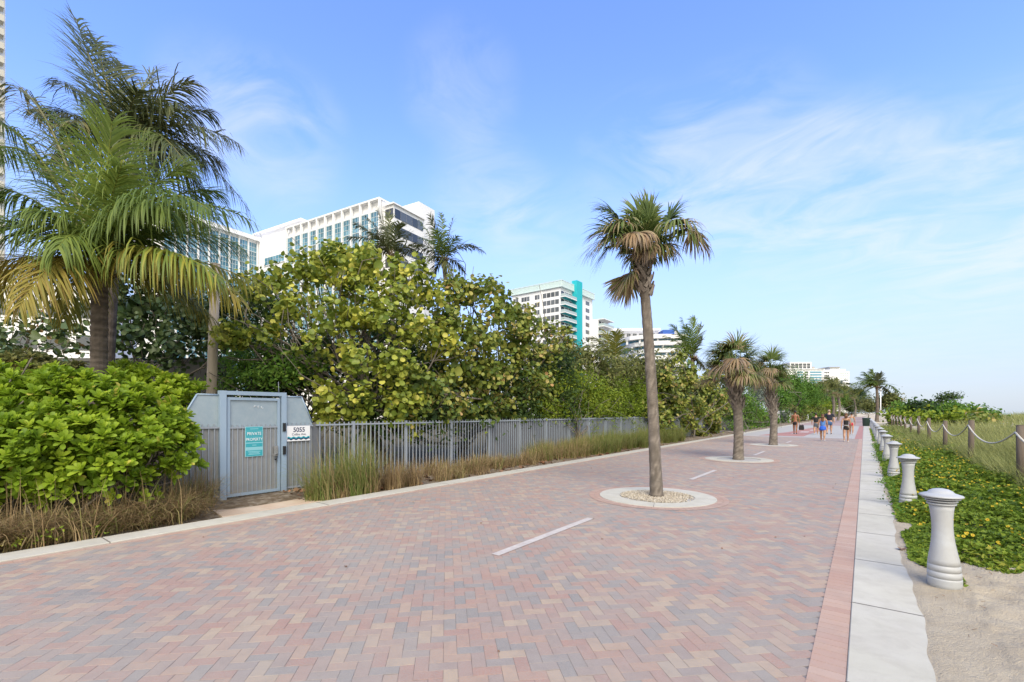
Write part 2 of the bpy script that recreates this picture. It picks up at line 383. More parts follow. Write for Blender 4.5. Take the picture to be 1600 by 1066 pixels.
TREES = [(-3.27, 9.05), (-3.56, 18.0), (-3.72, 27.07)]
XL, XR = -7.58, -0.09          # path edges
YP0, YP1 = -3.0, 36.4
def build_path():
    b = MB(); b.add([(XL-.02,YP0,-.0032),(XR+.02,YP0,-.0032),(XR+.02,YP1,-.0032),(XL-.02,YP1,-.0032)], [(0,1,2,3)])
    mb = MB()
    w, l, g = .093, .186, .0014
    c45 = math.sqrt(.5)
    pos = []
    N = 470
    # herringbone: brick pairs stepping along the diagonal
    for i in range(-N, N):
        for j in range(-78, 78):
            a0 = i*w + j*2*w; b0 = i*w - j*2*w
            for kind in (0, 1):
                if kind == 0: ca, cb = a0 + l/2, b0 + w/2
                else: ca, cb = a0 + w/2 , b0 + w + l/2
                x = (ca - cb) * c45; y = (ca + cb) * c45
                pos.append((x, y, kind))
    pos = np.array(pos); pos[:, 0] += -3.8; pos[:, 1] += 16
    m = (pos[:,0] > XL+.06) & (pos[:,0] < XR-.16) & (pos[:,1] > YP0) & (pos[:,1] < YP1-.05)
    for tx, ty in TREES: m &= ((pos[:,0]-tx)**2 + (pos[:,1]-ty)**2) > 1.12**2
    pos = pos[m]; n = len(pos)
    tv = []
    hx, hy = l/2 - g/2, w/2 - g/2
    ch = .0014
    tv = np.array([[-hx,-hy,-.0016],[hx,-hy,-.0016],[hx,hy,-.0016],[-hx,hy,-.0016],[-hx+ch,-hy+ch,0],[hx-ch,-hy+ch,0],[hx-ch,hy-ch,0],[-hx+ch,hy-ch,0]])
    tf = [(4,5,6,7),(0,1,5,4),(1,2,6,5),(2,3,7,6),(3,0,4,7)]
    ang = np.where(pos[:,2] == 0, math.pi/4, math.pi*3/4)
    ang = ang + rng.normal(0, .006, n)
    tx, ty = rng.normal(0, .003, n), rng.normal(0, .003, n)
    mats = np.zeros((n,3,3)); c, s = np.cos(ang), np.sin(ang)
    mats[:,0,0] = c; mats[:,0,1] = -s; mats[:,1,0] = s; mats[:,1,1] = c; mats[:,2,2] = 1; mats[:,2,0] = tx; mats[:,2,1] = ty
    p3 = np.stack([pos[:,0], pos[:,1], rng.normal(0, .0004, n)], -1)
    # the a-axis points to (+x,+y); the pack is skewed so bricks of kind 0 lie along it
    rnd = rng.random(n)
    drift = .5 + .5*np.sin(pos[:,0]*1.1 + 2*np.sin(pos[:,1]*.55)) * np.sin(pos[:,1]*.8 + pos[:,0]*.4)
    rnd = np.clip(rnd*.86 + .14*drift, 0, 1)
    mb.scatter(tv, tf, mats, p3, rnd, smooth=False)
    # small cuts along edges: fill strips in the same pavers are covered by the coral border
    o = b.build('path_bed', M['joint']); tag(o, kind='structure')
    o = mb.build('path_pavers', M['paver']); tag(o, kind='structure')
    e = MB()
    y = YP0
    def quadbrick(x0, x1, y0, y1, z=.004):
        gg = .001
        e.add([(x0+gg,y0+gg,z),(x1-gg,y0+gg,z),(x1-gg,y1-gg,z),(x0+gg,y1-gg,z),(x0,y0,z-.012),(x1,y0,z-.012),(x1,y1,z-.012),(x0,y1,z-.012)],
              [(0,1,2,3),(4,5,1,0),(5,6,2,1),(6,7,3,2),(7,4,0,3)], random.random())
    while y < YP1:
        quadbrick(XR-.2, XR-.003, y, y+.098); quadbrick(XR-.2, XR-.003, y+.1, y+.198)
        quadbrick(XL+.003, XL+.1, y, y+.198)
        y += .2
    for tx, ty in TREES:
        n = 68
        for k in range(n):
            for r0, r1 in ((1.1, 1.2), (1.205, 1.305)):
                a0, a1 = 2*math.pi*k/n + .002, 2*math.pi*(k+1)/n - .002
                q = [(tx+r*math.cos(a), ty+r*math.sin(a), .005) for r, a in ((r0,a0),(r1,a0),(r1,a1),(r0,a1))]
                e.add(q, [(0,1,2,3)], random.random())
    tag(e.build('coral_paver_border', M['coral']), kind='structure')
    # tree rings of concrete with gravel inside
    k = MB(); gv = MB(); soil = MB()
    for q, (tx, ty) in enumerate(TREES):
        for h in range(4):
            n = 24; A = np.linspace(h*math.pi/2 + .004 + .3, (h+1)*math.pi/2 - .004 + .3, n)
            v = [];
            for a in A:
                for r, z in ((.71,-.03),(.71,.012),(1.095,.012),(1.1,-.01)): v.append((tx+r*math.cos(a), ty+r*math.sin(a), z))
            f = [(i*4+j, (i+1)*4+j, (i+1)*4+j+1, i*4+j+1) for i in range(n-1) for j in range(3)]
            k.add(v, f, random.random())
        soil.add([(tx,ty,-.002)]+[(tx+.72*math.cos(q_*math.pi/20),ty+.72*math.sin(q_*math.pi/20),-.002) for q_ in range(40)], [(0,q_+1,(q_+1)%40+1) for q_ in range(40)])
        if q == 0:
            m = 5200; rr = .69*np.sqrt(rng.random(m)); aa = rng.random(m)*2*math.pi
            pp = np.stack([tx+rr*np.cos(aa), ty+rr*np.sin(aa), .002+rng.random(m)*.02], -1)
            keep = rng.random(m) < np.where((rr > .60) & (np.sin(aa*3+1) > .3), .25, 1); pp = pp[keep]; m = len(pp)
            t = np.array([[1,0,0],[0,1,0],[-1,0,0],[0,-1,0],[0,0,.7],[0,0,-.7]])*.5
            mm = rng.normal(0,1,(m,3,3)); qm = np.linalg.qr(mm)[0]*(.012+.014*rng.random(m))[:,None,None]*1.25
            gv.scatter(t, [(0,1,4),(1,2,4),(2,3,4),(3,0,4),(1,0,5),(2,1,5),(3,2,5),(0,3,5)], qm, pp, rng.random(m), smooth=True)
    tag(k.build('tree_ring_kerb', M['concrete']), kind='structure')
    tag(soil.build('tree_ring_soil', M['greycon']), kind='structure')
    tag(gv.build('tree_ring_gravel', M['gravel']), 'pale pebbles filling the concrete ring round the near palm', 'gravel', kind='stuff')
    # kerbs: concrete bands cast in bays
    kb = MB(); jt = MB()
    def bay(x0, x1, y0, y1, z):
        c = .006
        kb.add([(x0,y0,-.06),(x1,y0,-.06),(x1,y1,-.06),(x0,y1,-.06),(x0,y0,z-c),(x1,y0,z-c),(x1,y1,z-c),(x0,y1,z-c),(x0+c,y0+c,z),(x1-c,y0+c,z),(x1-c,y1-c,z),(x0+c,y1-c,z)],
               [(8,9,10,11),(4,5,9,8),(5,6,10,9),(6,7,11,10),(7,4,8,11),(0,1,5,4),(1,2,6,5),(2,3,7,6),(3,0,4,7)], random.random())
    y = -4.0
    while y < 200:
        st = 1.5 if y < 60 else 12
        bay(XR, .56, y, y+st-.006, .012); jt.add([(XR,y-.008,.0135),(.56,y-.008,.0135),(.56,y+.003,.0135),(XR,y+.003,.0135)], [(0,1,2,3)]); y += st
    y = -4.35
    while y < 200:
        st = 3 if y < 60 else 12
        bay(XL-.40, XL, y, y+st-.008, .02); jt.add([(XL-.4,y-.010,.0215),(XL,y-.010,.0215),(XL,y+.002,.0215),(XL-.4,y+.002,.0215)], [(0,1,2,3)]); y += st
    tag(kb.build('kerb', M['concrete']), kind='structure')
    tag(jt.build('kerb_joints', M['jointdark']), kind='structure')
    # stained concrete pad in front of the gate
    pd = MB(); pd.prism([(XL-.41,3.1,.022),(-9.5,3.35,.03),(-9.5,4.75,.03),(XL-.41,4.8,.022)][::-1], (0,0,-.08))
    tag(pd.build('gate_pad', M['slab']), kind='structure')
    # dashes
    d = MB()
    for (ya, yb) in ((4.2,6.56),(11.84,14.23),(20.1,22.4),(29.4,31.6)):
        d.add([(-3.47,ya,.0055),(-3.36,ya,.0055),(-3.36,yb,.0055),(-3.47,yb,.0055)], [(0,1,2,3)])
    tag(d.build('lane_dashes', M['white_line']), kind='structure')
    # crossing beyond the pavers: grey slab, red lane with white marks, then pavers again
    c = MB(); c.add([(XL,YP1,-.004),(XR,YP1,-.004),(XR,72,-.004),(XL,72,-.004)], [(0,1,2,3)]); tag(c.build('crossing_slab', M['greycon']), kind='structure')
    c = MB(); c.add([(-6.2,38.2,.001),(-3.4,38.2,.001),(-3.4,43,.001),(-2.8,60,.001),(-4.6,60,.001),(-5.2,46,.001)], [(0,1,2,3,4,5)])
    c.add([(XR-.42,YP1,.001),(XR-.02,YP1,.001),(XR-.02,72,.001),(XR-.42,72,.001)], [(0,1,2,3)])
    tag(c.build('red_lane', M['redpaint']), kind='structure')
    c = MB()
    for (x0,x1,y0,y1) in ((-6.9,-.6,36.9,37.5),(-4.6,-4.2,42,43),(-4.4,-3.8,46,48),(-4.1,-3.7,51,53)):
        c.add([(x0,y0,.005),(x1,y0,.005),(x1,y1,.005),(x0,y1,.005)], [(0,1,2,3)])
    tag(c.build('lane_marks', M['white_line']), kind='structure')
    c = MB(); c.add([(XL,72,-.004),(XR,72,-.004),(XR,230,-.004),(XL,230,-.004)], [(0,1,2,3)]); tag(c.build('far_path', M['farpath']), kind='structure')
build_path()

# ------------------------------------------------------------------ foliage
def axes_from(nrm, up_hint=None, twist=None):
    """rotation matrices whose z column is nrm, random twist"""
    n = nrm / (np.linalg.norm(nrm, axis=1)[:,None] + 1e-9)
    h = rng.normal(0,1,n.shape) if up_hint is None else up_hint
    x = np.cross(h, n); x /= np.linalg.norm(x, axis=1)[:,None] + 1e-9
    y = np.cross(n, x)
    return np.stack([x, y, n], -1)

LEAF = {}
# round folded leaf of two five-sided halves
LEAF['round'] = (np.array([[0,-.5,0],[0,.5,-.03],[.34,-.42,.10],[.52,-.05,.14],[.36,.38,.08],[-.34,-.42,.10],[-.52,-.05,.14],[-.36,.38,.08]]), [(0,2,3,4,1),(1,7,6,5,0)])
LEAF['oval'] = (np.array([[0,-.5,0],[.22,0,.06],[0,.5,-.05],[-.22,0,.06]]), [(0,1,2),(0,2,3)])
LEAF['cover'] = (np.array([[0,-.5,0],[.36,.02,.05],[.16,.16,.0],[0,.5,-.08],[-.16,.16,.0],[-.36,.02,.05]]), [(0,1,2,3),(0,3,4,5)])

def foliage(mb, blobs, leaf, size, twigs=14, per=14, spread=.22, up=.35, squash=.85, inner=.5, hue=(0,1), sv=.25, wind=(0,0,0), core=1.0):
    tv, tf = LEAF[leaf]
    for (c, r) in blobs:
        c = np.array(c, float)
        nt = max(6, int(twigs * r * r * 4))
        d = rng.normal(0,1,(nt,3)); d /= np.linalg.norm(d,axis=1)[:,None]
        rad = r * (inner + (1.08 - inner) * rng.random(nt)**.6)
        tw = c + d * rad[:,None] * np.array([1,1,squash])
        base = rng.random(nt)
        pos = np.repeat(tw, per, 0) + rng.normal(0, spread, (nt*per, 3))
        n = len(pos)
        nr = np.repeat(d, per, 0)*.55 + rng.normal(0,.55,(n,3)) + np.array([0,0,up]) + np.array(wind)
        m = axes_from(nr)
        sz = size * (1 - sv + 2*sv*rng.random(n))
        rn = np.clip(np.repeat(base, per)*.5 + rng.random(n)*.5, 0, 1)
        rn = hue[0] + (hue[1]-hue[0]) * rn
        ok = pos[:,2] > .06
        mb.scatter(tv, tf, (m*sz[:,None,None])[ok], pos[ok], rn[ok])
        if core:
            nc = int(core * r * r * 90)
            d = rng.normal(0,1,(nc,3)); d /= np.linalg.norm(d,axis=1)[:,None]
            pos = c + d * (r*.72*rng.random(nc)**.45)[:,None] * np.array([1,1,squash])
            m = axes_from(d*.6 + rng.normal(0,.5,(nc,3)))
            ok = pos[:,2] > .1
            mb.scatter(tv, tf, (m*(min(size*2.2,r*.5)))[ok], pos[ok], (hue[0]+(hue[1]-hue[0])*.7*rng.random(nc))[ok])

def limb(mb, a, b, r0, r1, bend=.12, n=6, seg=6):
    a = np.array(a, float); b = np.array(b, float); L = np.linalg.norm(b-a)
    t = np.linspace(0,1,seg+1)[:,None]
    off = rng.normal(0, bend*L, 3); off2 = rng.normal(0, bend*L*.4, 3)
    p = a*(1-t) + b*t + np.sin(math.pi*t)*off + np.sin(2*math.pi*t)*off2
    mb.tube(p, np.linspace(r0, r1, seg+1), n)
    return p

def tree(name, label, cat, base, blobs, leafname, leaf, size, group=None, trunk_r=.12, stems=1, branch='branch', fork=.35, **kw):
    base = np.array(base, float)
    mb_c = np.mean([b[0] for b in blobs], 0)
    if base[0] > -8.9 and mb_c[0] < -8: base[:2] = mb_c[:2]
    base[2] = float(gz(base[0], base[1])) - .05
    rt = root(name, label, cat, base, group)
    tr = MB()
    bl = [np.array(b[0]) for b in blobs]
    ctr = np.mean(bl, 0)
    for s in range(stems):
        f = base + (ctr - base) * fork + rng.normal(0, .12, 3) * (stems > 1)
        st = base + np.array([rng.normal(0,.15), rng.normal(0,.15), 0])*(stems > 1)
        p = limb(tr, st, f, trunk_r, trunk_r*.7, .06, 8)
        for b in bl[s::stems]:
            q = limb(tr, p[-1], b, trunk_r*.55, trunk_r*.14, .10, 6)
            for k in range(3):
                e = b + rng.normal(0,.5,3)
                limb(tr, q[4], e, trunk_r*.2, .008, .1, 4, 4)
    tr.build('trunk', M[branch], rt)
    cr = MB(); foliage(cr, blobs, leaf, size, **kw)
    cr.build('crown', M[leafname], rt)
    return rt

def px_blobs(lst, xmax=-9.7):
    out = []
    for (u, v, Z, r) in lst:
        k = -ST + (u - 800) / FPX * CT
        if 340 < u < 1340 and k < 0:
            Z2 = min(max(Z, (xmax - .45 * r) / k), 230); r = r * Z2 / Z; Z = Z2
        out.append((P(u, v, Z), r))
    return out

# near sea grape, yellowing
A = px_blobs([(420,440,13,.42),(455,425,13.4,.5),(490,425,13.6,.5),(530,425,13,.6),(565,412,13.6,.5),(600,418,13.4,.6),(640,430,13.8,.55),(670,460,14,.5),
              (362,522,11.8,.2),(350,530,11.7,.14),(395,455,12.4,.25),(425,525,12,.34),(380,525,11.9,.28),(450,490,12.6,.42),(525,490,12.2,.6),(590,490,12.6,.6),(640,510,13,.6),(470,465,13,.45),(560,455,13,.55),(620,465,13.2,.55),
              (490,545,11.9,.4),(555,560,11.8,.5),(620,570,12,.6),(500,615,11.6,.42),(560,625,11.7,.5),(620,635,11.9,.55),(515,645,11.5,.3),(690,530,13.5,.6),(497,408,13.8,.32),(533,392,14,.22),(575,395,13.8,.28),(520,400,13.4,.3)])
tree('sea_grape_tree', 'large yellowing sea grape tree rising behind the near end of the picket fence', 'tree', PX(600,660,-11.6), A, 'lf_seagrape', 'round', .13, trunk_r=.085, stems=4, twigs=12, per=19, spread=.125, up=.55, core=.22)
Bt = px_blobs([(705,460,15.6,.5),(745,462,16.2,.6),(785,482,16,.62),(820,505,16.2,.6),(700,505,14.8,.6),(745,525,14.8,.75),(800,540,15.2,.75),(845,550,16,.6),
               (710,575,14,.65),(760,585,14.2,.75),(815,595,15,.7),(690,630,13.2,.6),(740,640,13.5,.65),(790,645,14.2,.6),(845,605,15.6,.55),(660,605,13,.6),(770,448,16.8,.3),(875,540,17,.38),(640,660,12.4,.4),(720,440,16,.3),(857,520,16.6,.3),(885,522,17,.22)])
tree('sea_grape_tree', 'round green sea grape tree with pinkish leaves behind the middle of the picket fence', 'tree', PX(760,650,-12), Bt, 'lf_seagrape_b', 'round', .13, trunk_r=.085, stems=4, twigs=12, per=18, spread=.135, up=.5, core=.5)
# dark trees at the left behind the coconut palm
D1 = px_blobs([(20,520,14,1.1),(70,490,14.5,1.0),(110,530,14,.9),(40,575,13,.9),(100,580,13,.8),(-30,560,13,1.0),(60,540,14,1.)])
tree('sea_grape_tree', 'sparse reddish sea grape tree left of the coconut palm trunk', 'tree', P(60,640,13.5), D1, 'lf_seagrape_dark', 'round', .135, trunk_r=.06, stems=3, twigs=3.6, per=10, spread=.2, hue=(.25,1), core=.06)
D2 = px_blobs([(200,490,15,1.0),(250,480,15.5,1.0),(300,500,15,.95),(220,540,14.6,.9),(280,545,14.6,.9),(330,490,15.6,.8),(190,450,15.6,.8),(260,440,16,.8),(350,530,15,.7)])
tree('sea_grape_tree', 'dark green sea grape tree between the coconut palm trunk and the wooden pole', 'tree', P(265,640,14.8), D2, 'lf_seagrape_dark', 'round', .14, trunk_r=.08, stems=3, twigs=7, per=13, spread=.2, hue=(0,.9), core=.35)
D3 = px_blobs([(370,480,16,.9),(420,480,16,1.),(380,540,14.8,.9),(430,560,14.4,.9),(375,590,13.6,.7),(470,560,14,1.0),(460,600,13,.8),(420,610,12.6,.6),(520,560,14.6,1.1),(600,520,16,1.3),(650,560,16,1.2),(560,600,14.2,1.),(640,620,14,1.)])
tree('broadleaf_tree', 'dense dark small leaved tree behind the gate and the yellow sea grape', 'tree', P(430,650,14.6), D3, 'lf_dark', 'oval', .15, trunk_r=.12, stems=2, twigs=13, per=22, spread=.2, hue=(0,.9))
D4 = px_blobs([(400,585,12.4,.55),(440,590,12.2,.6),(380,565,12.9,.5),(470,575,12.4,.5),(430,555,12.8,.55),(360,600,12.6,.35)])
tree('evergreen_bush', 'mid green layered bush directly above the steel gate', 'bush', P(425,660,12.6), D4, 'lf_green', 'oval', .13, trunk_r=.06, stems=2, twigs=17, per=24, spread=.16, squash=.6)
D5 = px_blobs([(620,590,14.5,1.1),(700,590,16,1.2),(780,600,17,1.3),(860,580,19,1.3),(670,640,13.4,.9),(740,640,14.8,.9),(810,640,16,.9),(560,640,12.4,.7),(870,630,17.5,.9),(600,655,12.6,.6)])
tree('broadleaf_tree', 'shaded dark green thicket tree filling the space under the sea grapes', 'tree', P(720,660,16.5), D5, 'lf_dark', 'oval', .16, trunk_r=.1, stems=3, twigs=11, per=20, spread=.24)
# bright hedges farther along the fence
for lb_, bl_s in (('shaded thicket tree behind the bright hedge, near the middle of the fence', [(850,620,22,1.2),(880,625,23,1.2),(910,620,24,1.2),(860,650,21,1.),(900,650,22,1.),(935,625,25,1.2)]),
                 ('shaded thicket tree behind the fence beside the near palm trunk', [(945,630,26,1.2),(970,625,27,1.3),(1000,625,28,1.3),(960,655,25,1.),(1000,655,26,1.),(1030,625,29,1.3)]),
                 ('shaded thicket tree behind the path side sea grape', [(1040,625,29,1.2),(1075,620,30,1.3),(1110,625,31,1.3),(1050,655,28,1.),(1090,655,29,1.),(1130,630,33,1.3),(1150,640,34,1.2)])):
    bb_ = px_blobs(bl_s); cc_ = np.mean([q[0] for q in bb_],0)
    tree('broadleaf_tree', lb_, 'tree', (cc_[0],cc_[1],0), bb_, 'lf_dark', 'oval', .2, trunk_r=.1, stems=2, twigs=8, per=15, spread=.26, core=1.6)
H1 = px_blobs([(860,600,17.6,.6),(890,605,18,.7),(925,610,18.6,.7),(955,625,18.8,.6),(880,640,17,.55),(920,640,17.6,.6),(960,645,18.2,.45),(845,630,16.6,.5),(905,590,18.6,.5),(855,655,16.6,.4),(885,662,17,.42),(915,662,17.6,.42),(945,662,18.2,.42),(975,660,19,.42),(870,645,16.8,.45),(940,640,18,.5)])
tree('buttonwood_bush', 'bright yellow green bush leaning over the picket fence left of the near palm', 'bush', P(905,665,18.4), H1, 'lf_bright', 'oval', .115, trunk_r=.05, stems=3, twigs=20, per=26, spread=.15, core=1.8)
H2 = px_blobs([(965,605,21.5,.6),(990,605,22,.65),(1010,620,22,.6),(985,635,21,.55),(1015,645,21.5,.4),(950,640,20.6,.5),(985,662,20.6,.42),(1012,664,21.4,.4),(1035,660,22,.4),(1000,645,21.4,.45)])
tree('buttonwood_bush', 'fresh green bush behind the fence just left of the near palm trunk', 'bush', P(985,665,22), H2, 'lf_bright', 'oval', .12, trunk_r=.05, stems=2, twigs=18, per=24, spread=.16, hue=(0,.75), core=1.8)
H3 = px_blobs([(905,555,24,.8),(935,570,24,.9),(880,560,23,.8),(970,580,25,.9),(1000,575,26,1.),(950,590,23.5,.8),(1020,590,25,.8),(860,575,21,.7),(900,585,22.4,.8),(1035,575,26.5,.8)])
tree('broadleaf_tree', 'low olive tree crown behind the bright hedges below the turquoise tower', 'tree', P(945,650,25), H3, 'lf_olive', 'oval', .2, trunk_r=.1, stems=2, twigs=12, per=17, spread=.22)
S2 = px_blobs([(1040,605,23,.6),(1070,600,23.6,.6),(1100,605,23.4,.6),(1050,635,22.4,.6),(1085,635,22.4,.62),(1118,622,23.4,.55),(1040,660,21.6,.4),(1075,660,21.4,.4),(1110,650,22.4,.45),(1128,640,23.6,.38),(1040,585,24.4,.4),(1075,580,25,.5),(1110,592,24.6,.45),(1030,672,21.2,.35),(1058,678,21,.33),(1092,675,21.6,.35),(1118,668,22.6,.33),(1020,640,22,.45),(1132,625,24,.4),(1060,560,25.4,.35)], -8.9)
tree('sea_grape_tree', 'green sea grape tree at the path side between the near and second palms', 'tree', P(1088,685,22.6), S2, 'lf_seagrape_b', 'round', .165, trunk_r=.05, stems=4, twigs=11, per=16, spread=.17, hue=(.05,1), core=.9)
S3 = px_blobs([(1148,672,28.6,.4),(1165,675,29.4,.45),(1182,670,30.6,.45),(1200,666,32,.45),(1160,625,31,.8),(1180,640,31,.8),(1170,655,30,.7),(1150,650,29,.6),(1195,650,32,.6)], -8.9)
tree('sea_grape_bush', 'green bush at the path edge between the second and third palms', 'bush', P(1170,672,31), S3, 'lf_green', 'oval', .2, trunk_r=.06, stems=2, twigs=10, per=16, spread=.24)
S4 = px_blobs([(1185,612,36,.8),(1200,620,36,.7),(1180,625,35.5,.7),(1222,648,38,.6)])
tree('silver_bush', 'silvery grey bush behind the third palm trunk', 'bush', P(1195,665,36), S4, 'lf_silver', 'oval', .2, trunk_r=.06, stems=2, twigs=9, per=15, spread=.25)
S5 = px_blobs([(1230,600,44,1.6),(1255,610,46,1.5),(1215,620,43,1.3),(1240,628,43,1.3),(1265,622,47,1.2),(1195,600,42,1.4)])
tree('broadleaf_tree', 'rounded dark green tree below the far white hotel', 'tree', P(1235,660,45), S5, 'lf_green', 'oval', .3, trunk_r=.12, stems=2, twigs=6, per=14, spread=.34, hue=(0,.7))
S6 = px_blobs([(1150,590,34,1.),(1175,590,36,1.),(1140,610,33,.9),(1190,585,38,1.1)])
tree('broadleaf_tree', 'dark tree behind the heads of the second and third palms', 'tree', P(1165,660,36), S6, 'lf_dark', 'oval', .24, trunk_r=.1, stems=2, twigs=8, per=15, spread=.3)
far_specs = [
 ('low bush at the left verge just beyond the third palm', [(1178,660,40,.6),(1188,658,42,.7)], 'lf_olive'),
 ('low green bush behind the shirtless man', [(1208,656,46,.8),(1222,655,50,.9)], 'lf_green'),
 ('low olive hedge between the shirtless man and the woman in blue', [(1238,654,55,.9),(1250,653,60,1.)], 'lf_olive'),
 ('low green hedge behind the woman in blue', [(1264,652,66,1.1),(1276,651,74,1.2)], 'lf_green'),
 ('low hedge behind the broad man', [(1288,650,84,1.3),(1298,650,95,1.5),(1310,649,110,1.6)], 'lf_olive'),
 ('olive bush along the far left edge of the path', [(1225,640,60,1.4),(1245,642,64,1.4),(1265,640,70,1.6)], 'lf_olive'),
 ('yellowish green hedge beside the far white fence', [(1270,635,78,1.9),(1290,636,84,2),(1255,640,72,1.5)], 'lf_bright'),
 ('dark tree right of the far hotel under its roofline', [(1275,612,95,2.4),(1290,606,98,2.6),(1305,612,100,2.4)], 'lf_olive'),
 ('dark far tree behind the walkers', [(1290,625,90,2.2),(1305,622,95,2.4),(1280,622,88,2.)], 'lf_green'),
 ('grey green tree over the far end of the path', [(1325,625,130,3.2),(1335,632,135,2.8),(1320,612,128,2.6)], 'lf_olive'),
 ('dark tree closing the far end of the path', [(1338,618,150,3.6),(1345,630,150,3.),(1330,635,140,2.6)], 'lf_dark'),
 ('small dark tree right of the windswept far palm', [(1390,622,80,1.5),(1398,628,78,1.5),(1380,630,80,1.6)], 'lf_olive'),
 ('pale olive shrub left of the windswept palm trunk', [(1352,632,120,2.2),(1360,636,110,2.)], 'lf_olive'),
]
for lb, bl, lf in far_specs:
    b = px_blobs(bl)
    c = np.mean([q[0] for q in b], 0)
    tree('far_tree', lb, 'tree', (c[0], c[1], 0), b, lf, 'oval', .42, trunk_r=.12, stems=2, twigs=2.6, per=12, spread=.45)
# dune bushes
dune = [('dark green dune bush next to the small dark tree', [(1405,643,62,1.19),(1420,641,60,1.19)], 'lf_green'),
 ('tall dark green dune bush left of the flat topped dune tree', [(1440,639,58,1.27),(1460,639,56,1.27),(1450,645,54,1.02)], 'lf_dark'),
 ('dark green dune bush under the flat topped dune tree', [(1485,641,54,1.19),(1500,644,52,1.10),(1470,643,53,1.02)], 'lf_green'),
 ('lower dune bush sloping down to the right', [(1520,647,48,1.02),(1540,651,46,0.85),(1555,655,44,0.59)], 'lf_green'),
 ('bright sea grape on the dune behind the rope posts', [(1480,655,44,0.77),(1500,656,43,0.77),(1515,660,41,0.68)], 'lf_bright'),
 ('pale green sea grape patch at the dune foot', [(1440,653,48,0.85),(1455,655,46,0.85)], 'lf_bright'),
 ('low bright green bush at the left foot of the dune', [(1395,652,56,0.94),(1412,652,54,0.94)], 'lf_bright'),
 ('yellowing sea grape at the right foot of the dune', [(1530,660,40,0.68),(1548,662,39,0.59)], 'lf_seagrape_b')]
for lb, bl, lf in dune:
    b = px_blobs(bl); c = np.mean([q[0] for q in b], 0)
    tree('dune_bush', lb, 'bush', (c[0], c[1], 0), b, lf, 'round', .26, trunk_r=.06, stems=2, twigs=5, per=12, spread=.3)
b = px_blobs([(1473,622,56,.7),(1483,619,56,.7),(1492,621,56,.6)])
tree('dune_tree', 'small flat topped tree standing above the dune bushes', 'tree', (np.mean([q[0] for q in b],0)[0], np.mean([q[0] for q in b],0)[1], 0), b, 'lf_dark', 'oval', .25, trunk_r=.07, twigs=9, per=14, spread=.22, squash=.6)

# ------------------------------------------------------------------ bright naupaka shrub: rosettes of spoon leaves
def naupaka(label, blobs, nros, base, lf='lf_naupaka', size=.15, name='beach_naupaka_shrub', hue=(0,1)):
    base = np.array(base, float); base[2] = float(gz(base[0], base[1]))
    rt = root(name, label, 'shrub', base)
    tv = np.array([[0,0,0],[.06,.30,.05],[.19,.66,.09],[.15,.91,.02],[0,1.0,-.05],[-.15,.91,.02],[-.19,.66,.09],[-.06,.30,.05],[0,.35,.0],[0,.72,.02]])
    tf = [(0,1,8),(1,2,9,8),(2,3,4,9),(4,5,6,9),(6,7,8,9),(7,0,8)]
    mb = MB(); st = MB()
    w = np.array([r*r for _, r in blobs]); w = w/w.sum()
    for bi, (c, r) in enumerate(blobs):
        n = int(nros*w[bi])
        d = rng.normal(0,1,(n,3)); d /= np.linalg.norm(d,axis=1)[:,None]
        d[:,2] = np.where(d[:,2] < -.45, -d[:,2], d[:,2])
        rr = r*(.62+.46*rng.random(n)**.7)
        ros = c + d*rr[:,None]
        ax = d*.75 + np.array([.1,-.05,.55]) + rng.normal(0,.2,(n,3)); ax /= np.linalg.norm(ax,axis=1)[:,None]
        hz = rng.random(n)
        per = 14
        for k in range(per):
            t = rng.random(n)*.5 + k*2.399
            el = np.where(k < 4, 1.28, np.where(k < 9, .95, .5)) + rng.normal(0,.13,n)
            F = axes_from(ax, np.tile(np.array([[.3,.5,.1]]),(n,1)))
            hd = F[:,:,0]*np.cos(t)[:,None] + F[:,:,1]*np.sin(t)[:,None]
            ydir = hd*np.cos(el)[:,None] + ax*np.sin(el)[:,None]
            zdir = ax*np.cos(el)[:,None] - hd*np.sin(el)[:,None]
            xdir = np.cross(ydir, zdir)
            m = np.stack([xdir,ydir,zdir],-1)*(size*(.7+.5*rng.random(n)) * (.75 if k < 3 else 1))[:,None,None]
            rn = np.clip(.62*hz+.3*rng.random(n)+(.12 if k < 4 else -.08), 0, 1)
            rn = hue[0]+(hue[1]-hue[0])*rn
            rn = np.where(rng.random(n) < .012, 1.0, rn*.93)
            ok = ros[:,2] > .12
            mb.scatter(tv, tf, m[ok], ros[ok], rn[ok])
        for k in range(8):
            limb(st, base+np.array([rng.normal(0,.3),rng.normal(0,.3),0])+ (np.array([c[0],c[1],0])-np.array([base[0],base[1],0]))*.5, c + rng.normal(0,.4*r,3), .025, .01, .1, 5)
    st.build('stem', M['branch'], rt); mb.build('foliage', M[lf], rt)
nb = px_blobs([(20,660,6.9,.75),(95,655,7.0,.7),(160,660,7.2,.7),(220,680,7.3,.6),(60,720,6.5,.65),(130,720,6.7,.65),(200,725,6.9,.55),(255,710,7.3,.48),(0,725,6.4,.65),(-60,680,6.6,.8),(275,690,7.6,.32),(30,770,6.2,.42),(110,765,6.5,.4),(190,765,6.8,.35),(-40,770,6.2,.45),(-120,690,6.8,.8)])
naupaka('big glossy bright green beach naupaka shrub in the left foreground', nb, 2000, P(110,700,7.0))
nb2 = px_blobs([(225,610,9.3,.45),(275,625,9.2,.42),(190,600,9.6,.4),(250,640,9,.4),(310,612,9.3,.13)])
naupaka('yellow green leggy shrub behind the big naupaka and left of the gate', nb2, 330, P(245,660,9.2), size=.14, hue=(.35,1), name='leggy_shrub')
nb3 = px_blobs([(40,590,10.5,.5),(100,600,10.2,.45),(0,600,10.2,.5)])
